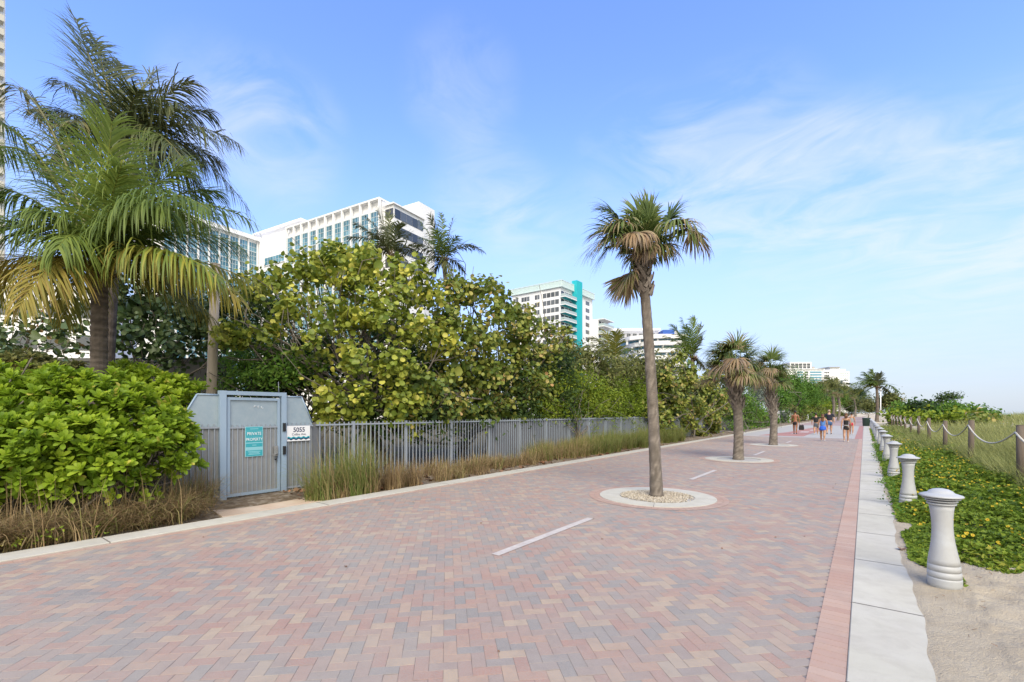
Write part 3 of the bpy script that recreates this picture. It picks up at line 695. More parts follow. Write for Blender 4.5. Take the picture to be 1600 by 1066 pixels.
naupaka('thin olive shrub behind the big naupaka at the left edge', nb3, 300, P(50,660,10.3), lf='lf_olive', size=.15, name='olive_shrub', hue=(.4,1))

# ------------------------------------------------------------------ grasses
def blades(mb, pos, h, w, lean, rnd, droop=.5, seg=4, wind=(0,0)):
    keep = -7.96 if len(pos) and pos[0,0] < -7 else None
    n = len(pos)
    a = rng.random(n)*2*math.pi
    dirx = np.stack([np.cos(a)*lean + wind[0], np.sin(a)*lean + wind[1]], -1)
    side = np.stack([-np.sin(a), np.cos(a), np.zeros(n)], -1)
    v = np.zeros((n, (seg+1)*2, 3))
    for i in range(seg+1):
        t = i/seg
        x = dirx*(h*(t*.5 + droop*t*t))[:,None]
        if keep is not None: x[:,0] = np.where(pos[:,0]+x[:,0] > keep, keep-(pos[:,0]+x[:,0]-keep)*.35-pos[:,0], x[:,0])
        z = h*(t - .42*droop*np.linalg.norm(dirx,axis=1)*2*t*t*t)
        ctr = np.concatenate([x, np.maximum(z, .0)[:,None]], 1) + pos
        ww = w*(1-.9*t)
        v[:,2*i] = ctr - side*ww[:,None]; v[:,2*i+1] = ctr + side*ww[:,None]
    base = (np.arange(n)*(seg+1)*2)[:,None,None]
    f = np.array([[2*i,2*i+1,2*i+3,2*i+2] for i in range(seg)])[None]
    mb.add(v.reshape(-1,3), (f+base).reshape(-1,4), np.repeat(rnd,(seg+1)*2), smooth=True)

def sprawl(mb, x, y, n, h, hue, w=.005):
    pos = np.stack([x+rng.normal(0,.12,n), y+rng.normal(0,.12,n), np.zeros(n)],-1); pos[:,2] = gz(pos[:,0],pos[:,1])+.22*rng.random(n)
    blades(mb, pos, h*(.5+.8*rng.random(n)), np.full(n,w), 1.2+1.2*rng.random(n), np.clip(hue[0]+(hue[1]-hue[0])*rng.random(n),0,1), 1.0, 5, (.08,.1))

def clump(mb, x, y, r, n, h, hue, lean=.9, w=.004, droop=.6, wind=(0,0)):
    rr = r*np.sqrt(rng.random(n)); aa = rng.random(n)*2*math.pi
    px, py = x+rr*np.cos(aa), y+rr*np.sin(aa)
    pos = np.stack([px,py,gz(px,py)-.01],-1)
    hh = h*(.5+.6*rng.random(n))
    blades(mb, pos, hh, np.full(n,w), lean*rng.random(n), np.clip(hue[0]+(hue[1]-hue[0])*rng.random(n),0,1), droop, wind=wind)

g = MB()
# fringe under the naupaka
for k in range(46): clump(g, -8.35+rng.normal(0,.12), -2.2+k*.105, .08, 7, rng.uniform(.7,1.1), (.5,1), 1.5, .0065, 1.1)
for k in range(50): sprawl(g, -8.4+rng.normal(0,.14), -2.2+k*.1, 30, .5, (.1,.85), .0062)
for k in range(64):
    y = -2.2 + k*.078 + rng.normal(0,.05)
    x = -8.30 + rng.normal(0,.13) - .35*max(0,(y-2.4))*.6
    clump(g, x, y, .13, 34, .65+.35*random.random(), (.05,.8), 1.5, .0062, 1.1, wind=(.05,0))
for k in range(26):
    y = -2 + k*.2; clump(g, -8.5+rng.normal(0,.1), y, .2, 26, .85, (.15,.9), 1.3, .006, 1.0)
for (x,y,n,h) in ((-8.95,3.05,300,.95),(-8.7,2.75,260,.85),(-9.1,3.25,200,.8),(-8.45,2.75,110,.5)): clump(g, x, y, .15, n, h, (.3,.9), 1.0, .005, .9)
o = g.build('dry_grass_fringe', M['lf_drygrass'])
tag(o, 'straw coloured dry grass under the big naupaka shrub', 'grass', kind='stuff')
g = MB()
for (u,v,n,h,hue,r) in ((540,790,520,1.0,(.72,1),.25),(575,780,600,1.3,(.78,1),.25),(598,775,480,1.3,(.76,1),.2),(520,785,260,.75,(.6,1),.25),(560,785,300,.7,(.2,.8),.3),
    (610,775,420,.75,(.0,.7),.22),(640,768,560,.78,(.05,.68),.25),(665,762,420,.7,(.0,.66),.22),(700,752,300,.5,(.1,.75),.25),(585,790,300,.5,(.1,.9),.25),
    (725,748,260,.45,(.2,.9),.25),(752,742,220,.35,(.0,.6),.3)):
    q = P(u,v,HCAM*FPX/(v-V0)); clump(g, min(q[0],-8.2), q[1], r, int(n*.6), h*1.1, hue, 1.05, .0055, .85)
for k in range(60):
    y = 8.5+k*.33; d = y/20
    x = -8.75 + rng.normal(0,.18)
    gg = sm((y-12)/6)
    clump(g, x, y, .3, int(170+120*gg), .42+.55*float(gg)+.18*random.random(), (.15+.6*float(gg),.85+.15*float(gg)), 1.0, .007, .85)
for k in range(40):
    y = 13+k*.33; clump(g, -9.15+rng.normal(0,.15), y, .3, 190, .75, (.6,1), .6, .006, .6)
for k in range(20):
    y = 6.0+k*.28; clump(g, -9.2+rng.normal(0,.1), y, .25, 60, .4, (.0,.8), .8, .005, .6)
for (u,v,n,h) in ((545,788,45,1.45),(580,780,60,1.65),(600,775,40,1.6),(560,786,30,1.3),(640,768,26,1.0),(665,762,20,1.0),(700,752,16,.8),(530,790,18,1.1)):
    q = P(u,v,HCAM*FPX/(v-V0)); clump(g, min(q[0],-8.2), q[1], .25, n, h, (.45,1), .9, .006, .9)
for k in range(60):
    y = rng.uniform(6.5,24); clump(g, -8.6+rng.normal(0,.2), y, .12, 12, rng.uniform(.7,1.15), (.3,1), 1.1, .006, .9)
o = g.build('verge_grass', M['lf_drygrass'])
tag(o, 'green and straw grass tufts along the foot of the picket fence', 'grass', kind='stuff')
# low weeds in the fringe
wd = MB()
for k in range(16):
    c = np.array([-8.12+rng.normal(0,.08), rng.uniform(-1,2.6), .08]); foliage(wd, [(c,.13)], 'oval', .05, twigs=120, per=9, spread=.05)
tag(wd.build('verge_weeds', M['lf_bright']), 'small bright green weeds at the kerb under the dry grass', 'weeds', kind='stuff')
# litter by the grass: dead leaves
dl = MB()
n = 420; y = rng.uniform(4.6,24,n); x = -8.05-rng.random(n)*1.3
m = axes_from(rng.normal(0,.35,(n,3))+np.array([0,0,1]))*(.05+.09*rng.random(n))[:,None,None]
dl.scatter(*LEAF['round'], m, np.stack([x,y,gz(x,y)+.02],-1), rng.random(n))
M['deadleaf'] = mat('dead_leaf', ramp=[(0,(.14,.075,.04)),(.6,(.25,.14,.08)),(1,(.34,.16,.08))], rough=.8)
tag(dl.build('leaf_litter', M['deadleaf']), 'brown fallen leaves scattered along the left verge', 'leaf litter', kind='stuff')

# dune grass to the right of the rope posts
g = MB()
def field(mb, n, xr, yr, h, hue, w, lean, seg=3, den=None, droop=.6, wind=(-.25,.05)):
    x = rng.uniform(*xr, n); y = rng.uniform(*yr, n)
    if den is not None:
        k = rng.random(n) < den(x,y); x = x[k]; y = y[k]
    n = len(x); pos = np.stack([x,y,gz(x,y)-.02],-1)
    cl = .5+.5*np.sin(x*1.7+2*np.sin(y*.6))*np.sin(y*1.1+x*.5)
    blades(mb, pos, h*(.45+.75*rng.random(n))*(.75+.5*cl), np.full(n,w), lean*rng.random(n), np.clip(hue[0]+(hue[1]-hue[0])*(.65*rng.random(n)+.35*cl),0,1), droop, seg, wind)
field(g, 26000, (2.35,6), (9,22), .62, (.0,.9), .005, .8)
field(g, 26000, (2.6,11), (18,44), .62, (.05,1), .008, .8)
field(g, 20000, (4,26), (38,95), .75, (.1,1), .02, .8)
field(g, 9000, (1.2,2.6), (22,60), .5, (.0,.8), .01, .8, den=lambda x,y: .3+.7*((x>1.9)))
field(g, 1600, (2.4,4.5), (7.4,10), .55, (.0,.7), .0045, .9)
tag(g.build('dune_grass', M['lf_dunegrass']), 'olive and straw dune grass beyond the rope posts', 'grass', kind='stuff')

# ground cover with yellow flowers
def cover():
    mb = MB()
    def edge_l(y): return .44 + .07*np.sin(y*2.3) + .05*np.sin(y*5.1+1)
    def den(x, y):
        fr = 6.75 + .18*np.sin(x*4) + .10*np.sin(x*9+1) - .9*(x < .75)
        d = (y > fr) & (x > edge_l(y) - .1*(y > 9)) & (x < 2.75 + .25*np.sin(y*.8))
        gap = (y > 30) & (y < 33.5)
        return d & ~gap
    tot = 0
    for (n, yr, sz) in ((30000,(5.6,9.5),.060),(26000,(9.5,16),.075),(20000,(16,30),.10),(9000,(30,60),.16)):
        x = rng.uniform(.4,3.0,n); y = rng.uniform(*yr,n); k = den(x,y); x, y = x[k], y[k]
        # mounding heights
        hm = .10 + .13*(.5+.5*np.sin(x*3.1+1.7*np.sin(y*1.9)))*(.5+.5*np.sin(y*2.7+x)) + .05*np.sin(x*9+y*7)
        fr = np.clip((x-edge_l(y))/.35,0.15,1)*np.clip((y-6.6)/.5,.25,1)
        z = gz(x,y) + np.clip(hm*fr,0.02,1)*(.35+.75*rng.random(len(x)))
        n2 = len(x)
        m = axes_from(rng.normal(0,.5,(n2,3))+np.array([0,-.1,.8]))*(sz*(.7+.6*rng.random(n2)))[:,None,None]
        patch = .5+.5*np.sin(x*2.2+y*1.3)*np.sin(y*.9-x)
        mb.scatter(*LEAF['cover'], m, np.stack([x,y,z],-1), np.clip(.65*rng.random(n2)+.35*patch,0,1))
        # flowers
        nf = {0.060:110,.075:180,.10:200,.16:70}[sz]
        x = rng.uniform(.5,2.9,nf*2); y = rng.uniform(*yr,nf*2); k = den(x,y) & ((np.sin(x*4+y*2.2)+np.sin(y*3.1-x*2)) > -.5); x, y = x[k], y[k]
        z = gz(x,y)+.17+.10*rng.random(len(x)); nn = len(x)
        m = axes_from(rng.normal(0,.4,(nn,3))+np.array([.1,-.4,.8]))*(.0175*(.75+.6*rng.random(nn))*(1 if sz < .1 else 1.3))[:,None,None]
        tv = [[0,0,.02]]+[[ (1 if i%2==0 else .6)*math.cos(i*math.pi/10), (1 if i%2==0 else .6)*math.sin(i*math.pi/10), .1] for i in range(20)]
        mb.scatter(np.array(tv), [(0,i+1,(i+1)%20+1) for i in range(20)], m, np.stack([x,y,z],-1), rng.random(nn), mat=1)
        tv = [[.32*math.cos(i*math.pi/3),.32*math.sin(i*math.pi/3),.14] for i in range(6)]+[[0,0,.28]]
        mb.scatter(np.array(tv), [(i,(i+1)%6,6) for i in range(6)], m, np.stack([x,y,z],-1), rng.random(nn), mat=2)
    tag(mb.build('flowering_ground_cover', [M['lf_cover'],M['petal'],M['disc']]), 'low green ground cover dotted with small yellow daisies beside the bollards', 'ground cover', kind='stuff')
cover()
# weeds poking out along the bollard strip
wd = MB()
for k in range(60):
    y = rng.uniform(9,34); c = np.array([.42+rng.normal(0,.05), y, .05]); foliage(wd, [(c,.10)], 'oval', .06, twigs=110, per=7, spread=.06)
tag(wd.build('kerb_weeds', M['lf_green']), 'green weeds growing along the right concrete kerb', 'weeds', kind='stuff')
for i,(u,v,s,lb) in enumerate(((1409,861,.11,'curled brown dead leaf lying on the right kerb edge by the near bollard'),(1442,878,.10,'reddish dead leaf on the sand at the foot of the near bollard'))):
    q = P(u,v,HCAM*FPX/(v-V0)); mb = MB()
    t = LEAF['round'][0]*np.array([.8,1,1.6])*s
    mb.add(t+np.array([q[0],q[1],.022]), LEAF['round'][1], .3+.6*i, smooth=True)
    o = mb.build('fallen_leaf', M['deadleaf'], loc=(q[0],q[1],.03)); tag(o, lb, 'leaf')

lt = MB(); n = 46; y = rng.uniform(2.2,16,n); x = rng.uniform(-7.3,-.5,n)
mm_ = axes_from(rng.normal(0,.25,(n,3))+np.array([0,0,1]))*(.012+.03*rng.random(n)**2)[:,None,None]
lt.scatter(*LEAF['round'], mm_, np.stack([x,y,np.full(n,.008)],-1), rng.random(n)*.6)
tag(lt.build('path_litter', M['deadleaf']), 'tiny dark leaf scraps scattered over the brick pavers', 'leaf litter', kind='stuff')
db = MB(); n = 330; x = .5+3.2*rng.random(n)**1.2; y = rng.uniform(1.5,6.7,n)
for i in range(n):
    a = rng.random()*math.pi; L_ = rng.uniform(.008,.05); z = float(gz(x[i],y[i]))+.008
    db.tube([(x[i],y[i],z),(x[i]+math.cos(a)*L_,y[i]+math.sin(a)*L_,z+.004)], [.0022,.0014], 4, rnd=rng.random())
tag(db.build('sand_debris', M['deadleaf']), 'small dry twigs and bits lying on the bare sand', 'debris', kind='stuff')
# ------------------------------------------------------------------ coconut palms
def frond(p0, p2, lift, matname, parent, nl=56, ll=.75, lw=.016, hue=(0,1), hang=.6, wind=(-.25,.1,0), sag=.0, name='frond', off=None):
    p0 = np.array(p0,float); p2 = np.array(p2,float); L = np.linalg.norm(p2-p0)
    p1 = (p0*.55+p2*.45) + np.array([0,0,lift*L])
    t = np.linspace(0,1,26)[:,None]
    C = (1-t)**2*p0 + 2*t*(1-t)*p1 + t**2*p2
    mb = MB()
    mb.tube(C, np.linspace(.034,.006,26)*max(.5,L/3.5), 5, rnd=.74, cap=False)
    T = np.gradient(C,axis=0); T /= np.linalg.norm(T,axis=1)[:,None]
    tt = np.concatenate([np.linspace(.12,.985,nl)]*2); sg = np.repeat([1,-1],nl)
    tt = np.clip(tt + rng.normal(0,.006,len(tt)),.1,.995)
    i0 = np.clip((tt*25).astype(int),0,24); fr = tt*25-i0
    base = C[i0]*(1-fr)[:,None]+C[i0+1]*fr[:,None]
    tg = T[i0]
    side = np.cross(tg, np.array([0,0,1.])); side /= np.linalg.norm(side,axis=1)[:,None]+1e-6
    upv = np.cross(side, tg)
    n = len(tt)
    d = side*sg[:,None]*(.9-.35*tt)[:,None] + tg*(.40+.70*tt)[:,None] + upv*(.08+rng.normal(0,.18,n))[:,None]
    d += rng.normal(0,.10,d.shape); d /= np.linalg.norm(d,axis=1)[:,None]
    ln = ll*(.55+.9*np.sin(math.pi*np.clip(tt*.9+.1,0,1))**.8)*.75*(.8+.35*rng.random(n))
    g = hang*(.6+.8*rng.random(n))
    seg = 4
    v = np.zeros((n,(seg+1)*2,3))
    wdir = np.cross(d, upv); wdir /= np.linalg.norm(wdir,axis=1)[:,None]+1e-6
    wv = np.array(wind)
    cur = base.copy(); dd = d.copy()
    for k in range(seg+1):
        q = k/seg; ww = lw*(1.0 if k in (1,2) else .7 if k in (0,3) else .08)
        v[:,2*k] = cur - wdir*ww; v[:,2*k+1] = cur + wdir*ww
        dd = dd + (np.array([0,0,-1.])*g[:,None] + wv)*.55*(k+1)/seg
        dd /= np.linalg.norm(dd,axis=1)[:,None]
        cur = cur + dd*(ln/seg)[:,None]
    f = np.array([[2*k,2*k+1,2*k+3,2*k+2] for k in range(seg)])[None]
    rn = np.clip(hue[0]+(hue[1]-hue[0])*(.5*rng.random()+.5*rng.random(n)),0,1)
    mb.add(v.reshape(-1,3), (f+(np.arange(n)*(seg+1)*2)[:,None,None]).reshape(-1,4), np.repeat(rn,(seg+1)*2), smooth=True)
    return mb.build(name, M[matname], parent)

def coco_trunk(rt, base, top, r0, r1, nseg=40, bulge=True, matn='coco_bark'):
    base = np.array(base); top = np.array(top)
    t = np.linspace(0,1,nseg*2+1)[:,None]
    bow = np.array([.12,-.05,0])*np.sin(math.pi*t)*np.linalg.norm(top-base)*.12
    C = base*(1-t)+top*t+bow
    rr = np.linspace(r0,r1,nseg*2+1)*(1+.075*(np.arange(nseg*2+1)%2)+.02*rng.normal(0,1,nseg*2+1))
    if bulge: rr = rr*(1+.35*np.exp(-t[:,0]*12))
    mb = MB(); mb.tube(C, rr, 14, rnd=np.clip(np.repeat(.25+.6*(np.arange(len(C))%2)*rng.random(len(C))+.15*rng.random(len(C)),14)+.15*rng.normal(0,1,len(C)*14),0,1), smooth=False); mb.build('trunk', M[matn], rt)
    return C

def crown_heart(rt, c, r, n=26, matn='fibre'):
    mb = MB()
    for k in range(n):
        a = rng.random()*2*math.pi; e = rng.uniform(.2,1.3)
        d = np.array([math.cos(a)*math.cos(e), math.sin(a)*math.cos(e), math.sin(e)])
        s = np.array(c)+np.array([math.cos(a)*r*.5, math.sin(a)*r*.5, rng.uniform(-.35,.05)*r*3])
        mb.tube([s, s+d*r*1.2, s+d*r*2.4+np.array([0,0,-.1*r])], [r*.22,r*.16,r*.05], 5, rnd=rng.random())
    mb.build('leaf_bases', M[matn], rt)

def coconut(label, u, vb, Z, vcrown, tips, matn='lf_coco', r0=.2, r1=.15, ub=None, group=None, nl=56, ll=.75, lw=.016, default_hue=(0,.8), wind=(-.25,.1,0)):
    top = P(u, vcrown, Z); ub = u if ub is None else ub
    b = P(ub, vb, Z); b[2] = float(gz(b[0],b[1]))-.05
    rt = root('coconut_palm', label, 'palm tree', b, group)
    coco_trunk(rt, b, top, r0, r1)
    crown_heart(rt, top, r1*1.3)
    for tp in tips:
        (tu,tv,dz,lift) = tp[:4]; mm = tp[4] if len(tp) > 4 else matn; hu = tp[5] if len(tp) > 5 else default_hue
        hg = tp[6] if len(tp) > 6 else .6
        s = top+np.array([rng.normal(0,.05),rng.normal(0,.05),.12])
        frond(s, P(tu,tv,Z+dz), lift, mm, rt, nl, ll, lw, hu, hg, wind)
    return rt

G_ = 'lf_coco_gold'; K_ = 'lf_coco_dark'; N_ = 'lf_coco'
coconut('tall green coconut palm with ringed trunk rising behind the bright naupaka', 156, 640, 9.0, 432, [
    (392,345,-.6,.42,N_,(.1,.8),1.22),(375,385,.6,.38,N_,(.1,.8),1.22),(340,300,1.2,.40,N_,(.1,.7),1.05),(290,262,.6,.30,N_,(.2,.75),0.60),(330,330,-1.6,.42,N_,(.2,.8),1.05),
    (225,212,.6,.14,N_,(.25,.75),0.60),(150,175,1.4,.05,N_,(.1,.7),1.05),(95,185,.8,.12,N_,(.0,.6),1.40),(175,190,-.5,.05,N_,(.3,.8),0.60),(265,330,-1.4,.42,N_,(.3,.85),1.57),
    (28,135,.8,.30,K_,(.1,.9),1.40),(-15,185,.3,.32,N_,(.0,.7),1.22),(-40,290,-.5,.40,N_,(.1,.7),1.40),(-60,345,-1.5,.40,N_,(.1,.7),1.40),(50,330,-1.0,.45,N_,(.2,.8),1.57),(-20,240,1.5,.38,N_,(0,.6),1.22),
    (-60,430,-1.0,.32,G_,(.0,1),1.22),(-20,470,.8,.30,G_,(.2,1),1.22),(30,480,-1.9,.42,G_,(.1,.9),1.22),
    (395,440,-.6,.20,G_,(.0,.8),1.66),(375,470,-1.3,.30,G_,(.1,.9),1.75),(340,430,-1.6,.22,N_,(.2,.85),1.66),(345,510,.9,.38,G_,(.2,1),1.57),(300,440,2.0,.34,G_,(.0,.8),1.22),(320,350,-.6,.5,N_,(.3,.85),1.57),(90,390,-1.4,.6,N_,(.2,.8),1.75),(190,260,-.8,.2,N_,(.2,.8),1.40),(100,500,1.5,.4,G_,(.3,1),1.40),(215,260,1.8,.25,N_,(.1,.7),0.60)],
    r0=.142, r1=.125, nl=74, ll=.98, lw=.0140, wind=(-.05,.18,-.05), default_hue=(.1,.85))
coconut('darker coconut palm close behind the first one with windblown top fronds', 188, 640, 11.6, 235, [
    (118,28,.5,.02,K_,(.1,.8),0.36),(150,62,.8,.06,K_,(0,.7),0.48),(190,100,1.2,.08,K_,(0,.7),0.48),(240,112,.8,.16,K_,(0,.8),0.60),(298,130,.2,.24,K_,(.1,.9),1.05),(280,165,-.9,.22,K_,(.3,1),1.05),
    (330,175,1.2,.26,K_,(.1,.9),1.22),(374,225,.0,.34,K_,(.1,.9),1.40),(345,255,1.6,.36,K_,(0,.8),1.40),(300,270,-1.6,.34,K_,(.2,1),1.22),(100,130,1.0,.16,K_,(0,.7),1.05),(60,175,.0,.26,K_,(0,.7),1.22),(120,190,-1.8,.2,K_,(0,.8),0.60),(230,300,-1.9,.4,K_,(0,.8),1.40),(390,330,.6,.5,K_,(.1,.9),1.57),(330,320,2.0,.45,K_,(0,.8),1.57),(90,260,1.6,.4,K_,(0,.7),1.40),(215,140,-1.5,.1,K_,(.1,.8),0.48)],
    K_, ub=163, r0=.125, r1=.11, nl=66, ll=1.0, lw=.0155, wind=(-.05,.18,-.05))
coconut('coconut palm with swept dark fronds in front of the white tower corner', 612, 640, 34, 400, [
    (545,372,.5,.30,K_),(555,350,-.5,.22,K_),(572,338,.6,.16,K_),(590,330,-.4,.08,K_),(608,332,.8,.04,K_),(560,395,0,.34,K_),(535,410,.8,.4,K_),(640,365,.6,.14,K_),(655,385,-.4,.24,K_),(580,365,-1.8,.2,K_),(600,355,1.8,.1,K_),(625,350,-1.2,.1,K_),(575,420,1,.45,K_),(640,415,0,.4,K_)],
    K_, r0=.22, r1=.16, nl=30, ll=.95, lw=.035, wind=(-.4,.1,0))
coconut('coconut palm with ragged fronds just right of the white tower', 693, 640, 33, 408, [
    (755,392,0,.42,K_),(740,385,1.2,.38,K_),(655,345,.3,.12,N_),(672,338,-.6,.06,K_),(690,334,.6,.03,N_),(708,342,.2,.05,K_),(715,370,-1.4,.16,N_),(640,382,-.4,.30,K_),(625,400,.6,.36,K_),(650,425,-1,.42,K_),(675,435,.4,.45,K_),(705,435,-.6,.45,K_),(725,425,.9,.42,K_),(660,372,1.6,.2,N_),(680,360,-2,.12,N_),(632,430,1,.42,K_)],
    K_, r0=.2, r1=.15, nl=30, ll=.85, lw=.033, ub=720)
coconut('small golden coconut palm in front of the white terraces', 962, 660, 27, 565, [
    (925,528,0,.3,G_),(945,518,.6,.2,G_),(962,520,-.6,.08,G_),(930,550,.8,.36,G_),(915,565,0,.4,N_),(985,545,.4,.3,N_),(990,570,-.5,.4,N_),(940,585,-.8,.4,N_),(975,590,.6,.4,G_),(900,550,.7,.5,G_),(955,535,1.4,.2,G_)],
    G_, r0=.16, r1=.13, nl=30, ll=.75, lw=.03, wind=(-.4,.1,0))
coconut('windswept green coconut palm left of the second path palm', 1082, 660, 37, 562, [
    (1030,545,0,.34,N_),(1038,525,.8,.26,N_),(1050,508,-.4,.16,N_),(1066,498,.4,.08,N_),(1082,497,-.5,.03,N_),(1094,508,.6,.05,K_),(1097,530,-.4,.2,K_),(1040,560,.9,.36,N_),(1035,575,-.6,.4,G_),(1055,540,-1.6,.25,N_),(1060,520,1.6,.2,N_),(1072,510,-1.2,.1,N_),(1100,575,0,.4,K_)],
    N_, r0=.2, r1=.15, nl=30, ll=.85, lw=.032, default_hue=(0,.7), wind=(-.6,.1,0))
coconut('tall windswept coconut palm at the far right end of the path', 1370, 655, 78, 606, [
    (1325,612,1,.3,N_),(1332,600,-1,.26,N_),(1340,590,1,.18,N_),(1350,582,0,.1,N_),(1362,578,1,.05,N_),(1374,584,-1,.05,K_),(1380,595,1,.2,K_),(1404,612,0,.42,N_),(1390,617,1,.4,K_),(1335,620,-1,.36,G_),(1328,605,2,.35,N_),(1348,600,-2,.25,N_),(1355,590,2,.15,N_),(1345,622,1,.4,N_)],
    N_, r0=.25, r1=.18, nl=24, ll=1.2, lw=.07, default_hue=(0,.6), wind=(-.6,.1,0))
coconut('far coconut palm standing before the white far hotel wing', 1305, 652, 170, 608, [
    (1282,606,1,.3,K_),(1288,597,0,.2,K_),(1296,592,-1,.1,K_),(1306,592,1,.05,K_),(1322,594,0,.3,K_),(1330,600,1,.36,K_),(1290,612,1,.4,K_),(1316,612,-1,.4,K_)],
    K_, r0=.3, r1=.25, nl=20, ll=2.0, lw=.17, wind=(-.6,.1,0))

# ------------------------------------------------------------------ sabal palms in the path
def fan(parent, p0, hub, axis, Rr, hue, droop=.5, spread=3.1, nseg=52, lw=.019, name='fan_frond'):
    p0 = np.array(p0,float); hub = np.array(hub,float); axis = np.array(axis,float); axis /= np.linalg.norm(axis)
    mb = MB()
    mid = (p0+hub)/2+np.array([0,0,.12*np.linalg.norm(hub-p0)])
    t = np.linspace(0,1,8)[:,None]
    mb.tube((1-t)**2*p0+2*t*(1-t)*mid+t**2*hub, np.linspace(.022,.012,8), 5, rnd=.45, cap=False)
    side = np.cross(axis, np.array([0,0,1.]));
    if np.linalg.norm(side) < .2: side = np.array([CT,ST,0])
    side /= np.linalg.norm(side); nrm = np.cross(side, axis)
    if nrm[2] < 0: nrm = -nrm
    a = np.linspace(-spread/2, spread/2, nseg)+rng.normal(0,.03,nseg)
    d = axis*np.cos(a)[:,None]+side*np.sin(a)[:,None]+nrm*(.18*np.cos(a)+rng.normal(0,.10,nseg))[:,None]
    d /= np.linalg.norm(d,axis=1)[:,None]
    w = np.cross(d,nrm); w /= np.linalg.norm(w,axis=1)[:,None]
    ln = Rr*(.75+.25*np.cos(a))*(.85+.25*rng.random(nseg))
    seg = 6; cur = np.repeat(hub[None],nseg,0)+axis*.02; v = np.zeros((nseg,(seg+1)*2,3)); dd = d.copy()
    rows = []
    g = droop*(.5+1.0*rng.random(nseg))
    for k in range(seg+1):
        ww = lw*[.25,.8,1.15,1.0,.75,.45,.05][k]
        v[:,2*k] = cur-w*ww; v[:,2*k+1] = cur+w*ww
        if k >= 1: dd = dd+(np.array([0,0,-1.])*g[:,None]+np.array([-.10,.03,0])+rng.normal(0,.10,dd.shape))*(k/seg)**1.3*1.1
        dd /= np.linalg.norm(dd,axis=1)[:,None]; cur = cur+dd*(ln/seg)[:,None]
    f = np.array([[2*k,2*k+1,2*k+3,2*k+2] for k in range(seg)])[None]
    b0 = np.clip(hue[0]+(hue[1]-hue[0])*rng.random(nseg),0,1)
    rn = np.repeat(b0[:,None],(seg+1)*2,1)
    tipb = np.repeat(np.linspace(0,1,seg+1),2)[None]**2*.32*rng.random((nseg,1))
    rn = np.clip(rn+tipb,0,1)
    mb.add(v.reshape(-1,3), (f+(np.arange(nseg)*(seg+1)*2)[:,None,None]).reshape(-1,4), rn.ravel(), smooth=True)
    return mb.build(name, M['lf_fan'], parent)

def boots(rt, C0, C1, r, n, L, top_grow=1.3):
    mb = MB()
    C0 = np.array(C0); C1 = np.array(C1); ax = (C1-C0); H = np.linalg.norm(ax); ax /= H
    for k in range(n):
        t = (k+.5)/n; a = k*2.4+rng.normal(0,.15)
        rad = np.array([math.cos(a),math.sin(a),0]); tan = np.array([-math.sin(a),math.cos(a),0])
        for s in (-1,1):
            b = C0+ax*H*t+rad*r*.85+tan*s*.06
            up = ax*.85+rad*(.30+.25*t*rng.random())+tan*(-s*.45)
            l = L*(.7+.5*rng.random())*(1+.3*t)
            e = b+up*l; m2 = b+up*l*.5+rad*.01
            w0, w1 = .034, .022
            v = []
            for p, w, th in ((b,w0,.012),(m2,w0*.85,.016),(e,w1,.010)):
                wd = np.cross(up,rad); wd /= np.linalg.norm(wd)
                for q1,q2 in ((-1,-1),(1,-1),(1,1),(-1,1)): v.append(p+wd*w*q1+rad*th*q2)
            fs = [(3,2,1,0),(8,9,10,11)]+[(i*4+j,i*4+(j+1)%4,(i+1)*4+(j+1)%4,(i+1)*4+j) for i in range(2) for j in range(4)]
            mb.add(v, fs, rng.random())
    mb.build('boots', M['boots'], rt)

def sabal(label, base_uv, Z, top_uv, boot_v, fans, r0, r1, bn=30, bl=.24, group='sabal palms in concrete rings along the path', swell=1.45, extra=13, esz=1.0):
    b = P(base_uv[0], base_uv[1], Z); b[2] = -.02
    top = P(top_uv[0], top_uv[1], Z)
    rt = root('sabal_palm', label, 'palm tree', b, group)
    n = 60; t = np.linspace(0,1,n)
    C = b[None]*(1-t)[:,None]+top[None]*t[:,None]
    bow = P(top_uv[0]+6,top_uv[1],Z)-top
    C = C + np.sin(math.pi*t)[:,None]*bow*.5
    rr = (r0+(r1-r0)*np.clip(t*1.15,0,1)**.8)*(1+.16*np.exp(-t*14))*(1+.02*np.sin(np.arange(n)*2.3))+rng.normal(0,.0018,n)
    tb = (base_uv[1]-boot_v)/(base_uv[1]-top_uv[1])
    rr = np.where(t > tb, rr*1.12, rr)
    mb = MB(); rn = np.clip(.5+.28*rng.normal(0,1,(n,16)),0,1)
    mb.tube(C, rr, 16, rnd=rn.ravel()); mb.build('trunk', M['bark'], rt)
    i = int(tb*(n-1))
    boots(rt, C[i], C[-1], r1*1.15*swell/1.2, bn, bl)
    for (hu,hv,hz,au,av,az,Rr,hue,dr) in fans:
        hub = P(hu,hv,Z+hz); tgt = P(au,av,Z+az)
        fan(rt, C[-1]+np.array([0,0,-.05]), hub, tgt-hub, Rr, hue, dr)
    crown_heart(rt, C[-1]-np.array([0,0,.05]), r1*.8, 24)
    for k in range(extra):
        a = k*2.4+.7; e = rng.uniform(-.2,1.2); pl = rng.uniform(.18,.5)*esz
        d = np.array([math.cos(a)*math.cos(e),math.sin(a)*math.cos(e),math.sin(e)])
        fan(rt, C[-1], C[-1]+d*pl, d+np.array([0,0,-.15]), rng.uniform(.5,.72)*esz, (BR if e < -.05 else MX if e < .5 else GR), rng.uniform(.4,1.0))
    return rt
GR, MX, BR, GY = (0,.4), (.05,.68), (.42,.92), (.6,1)
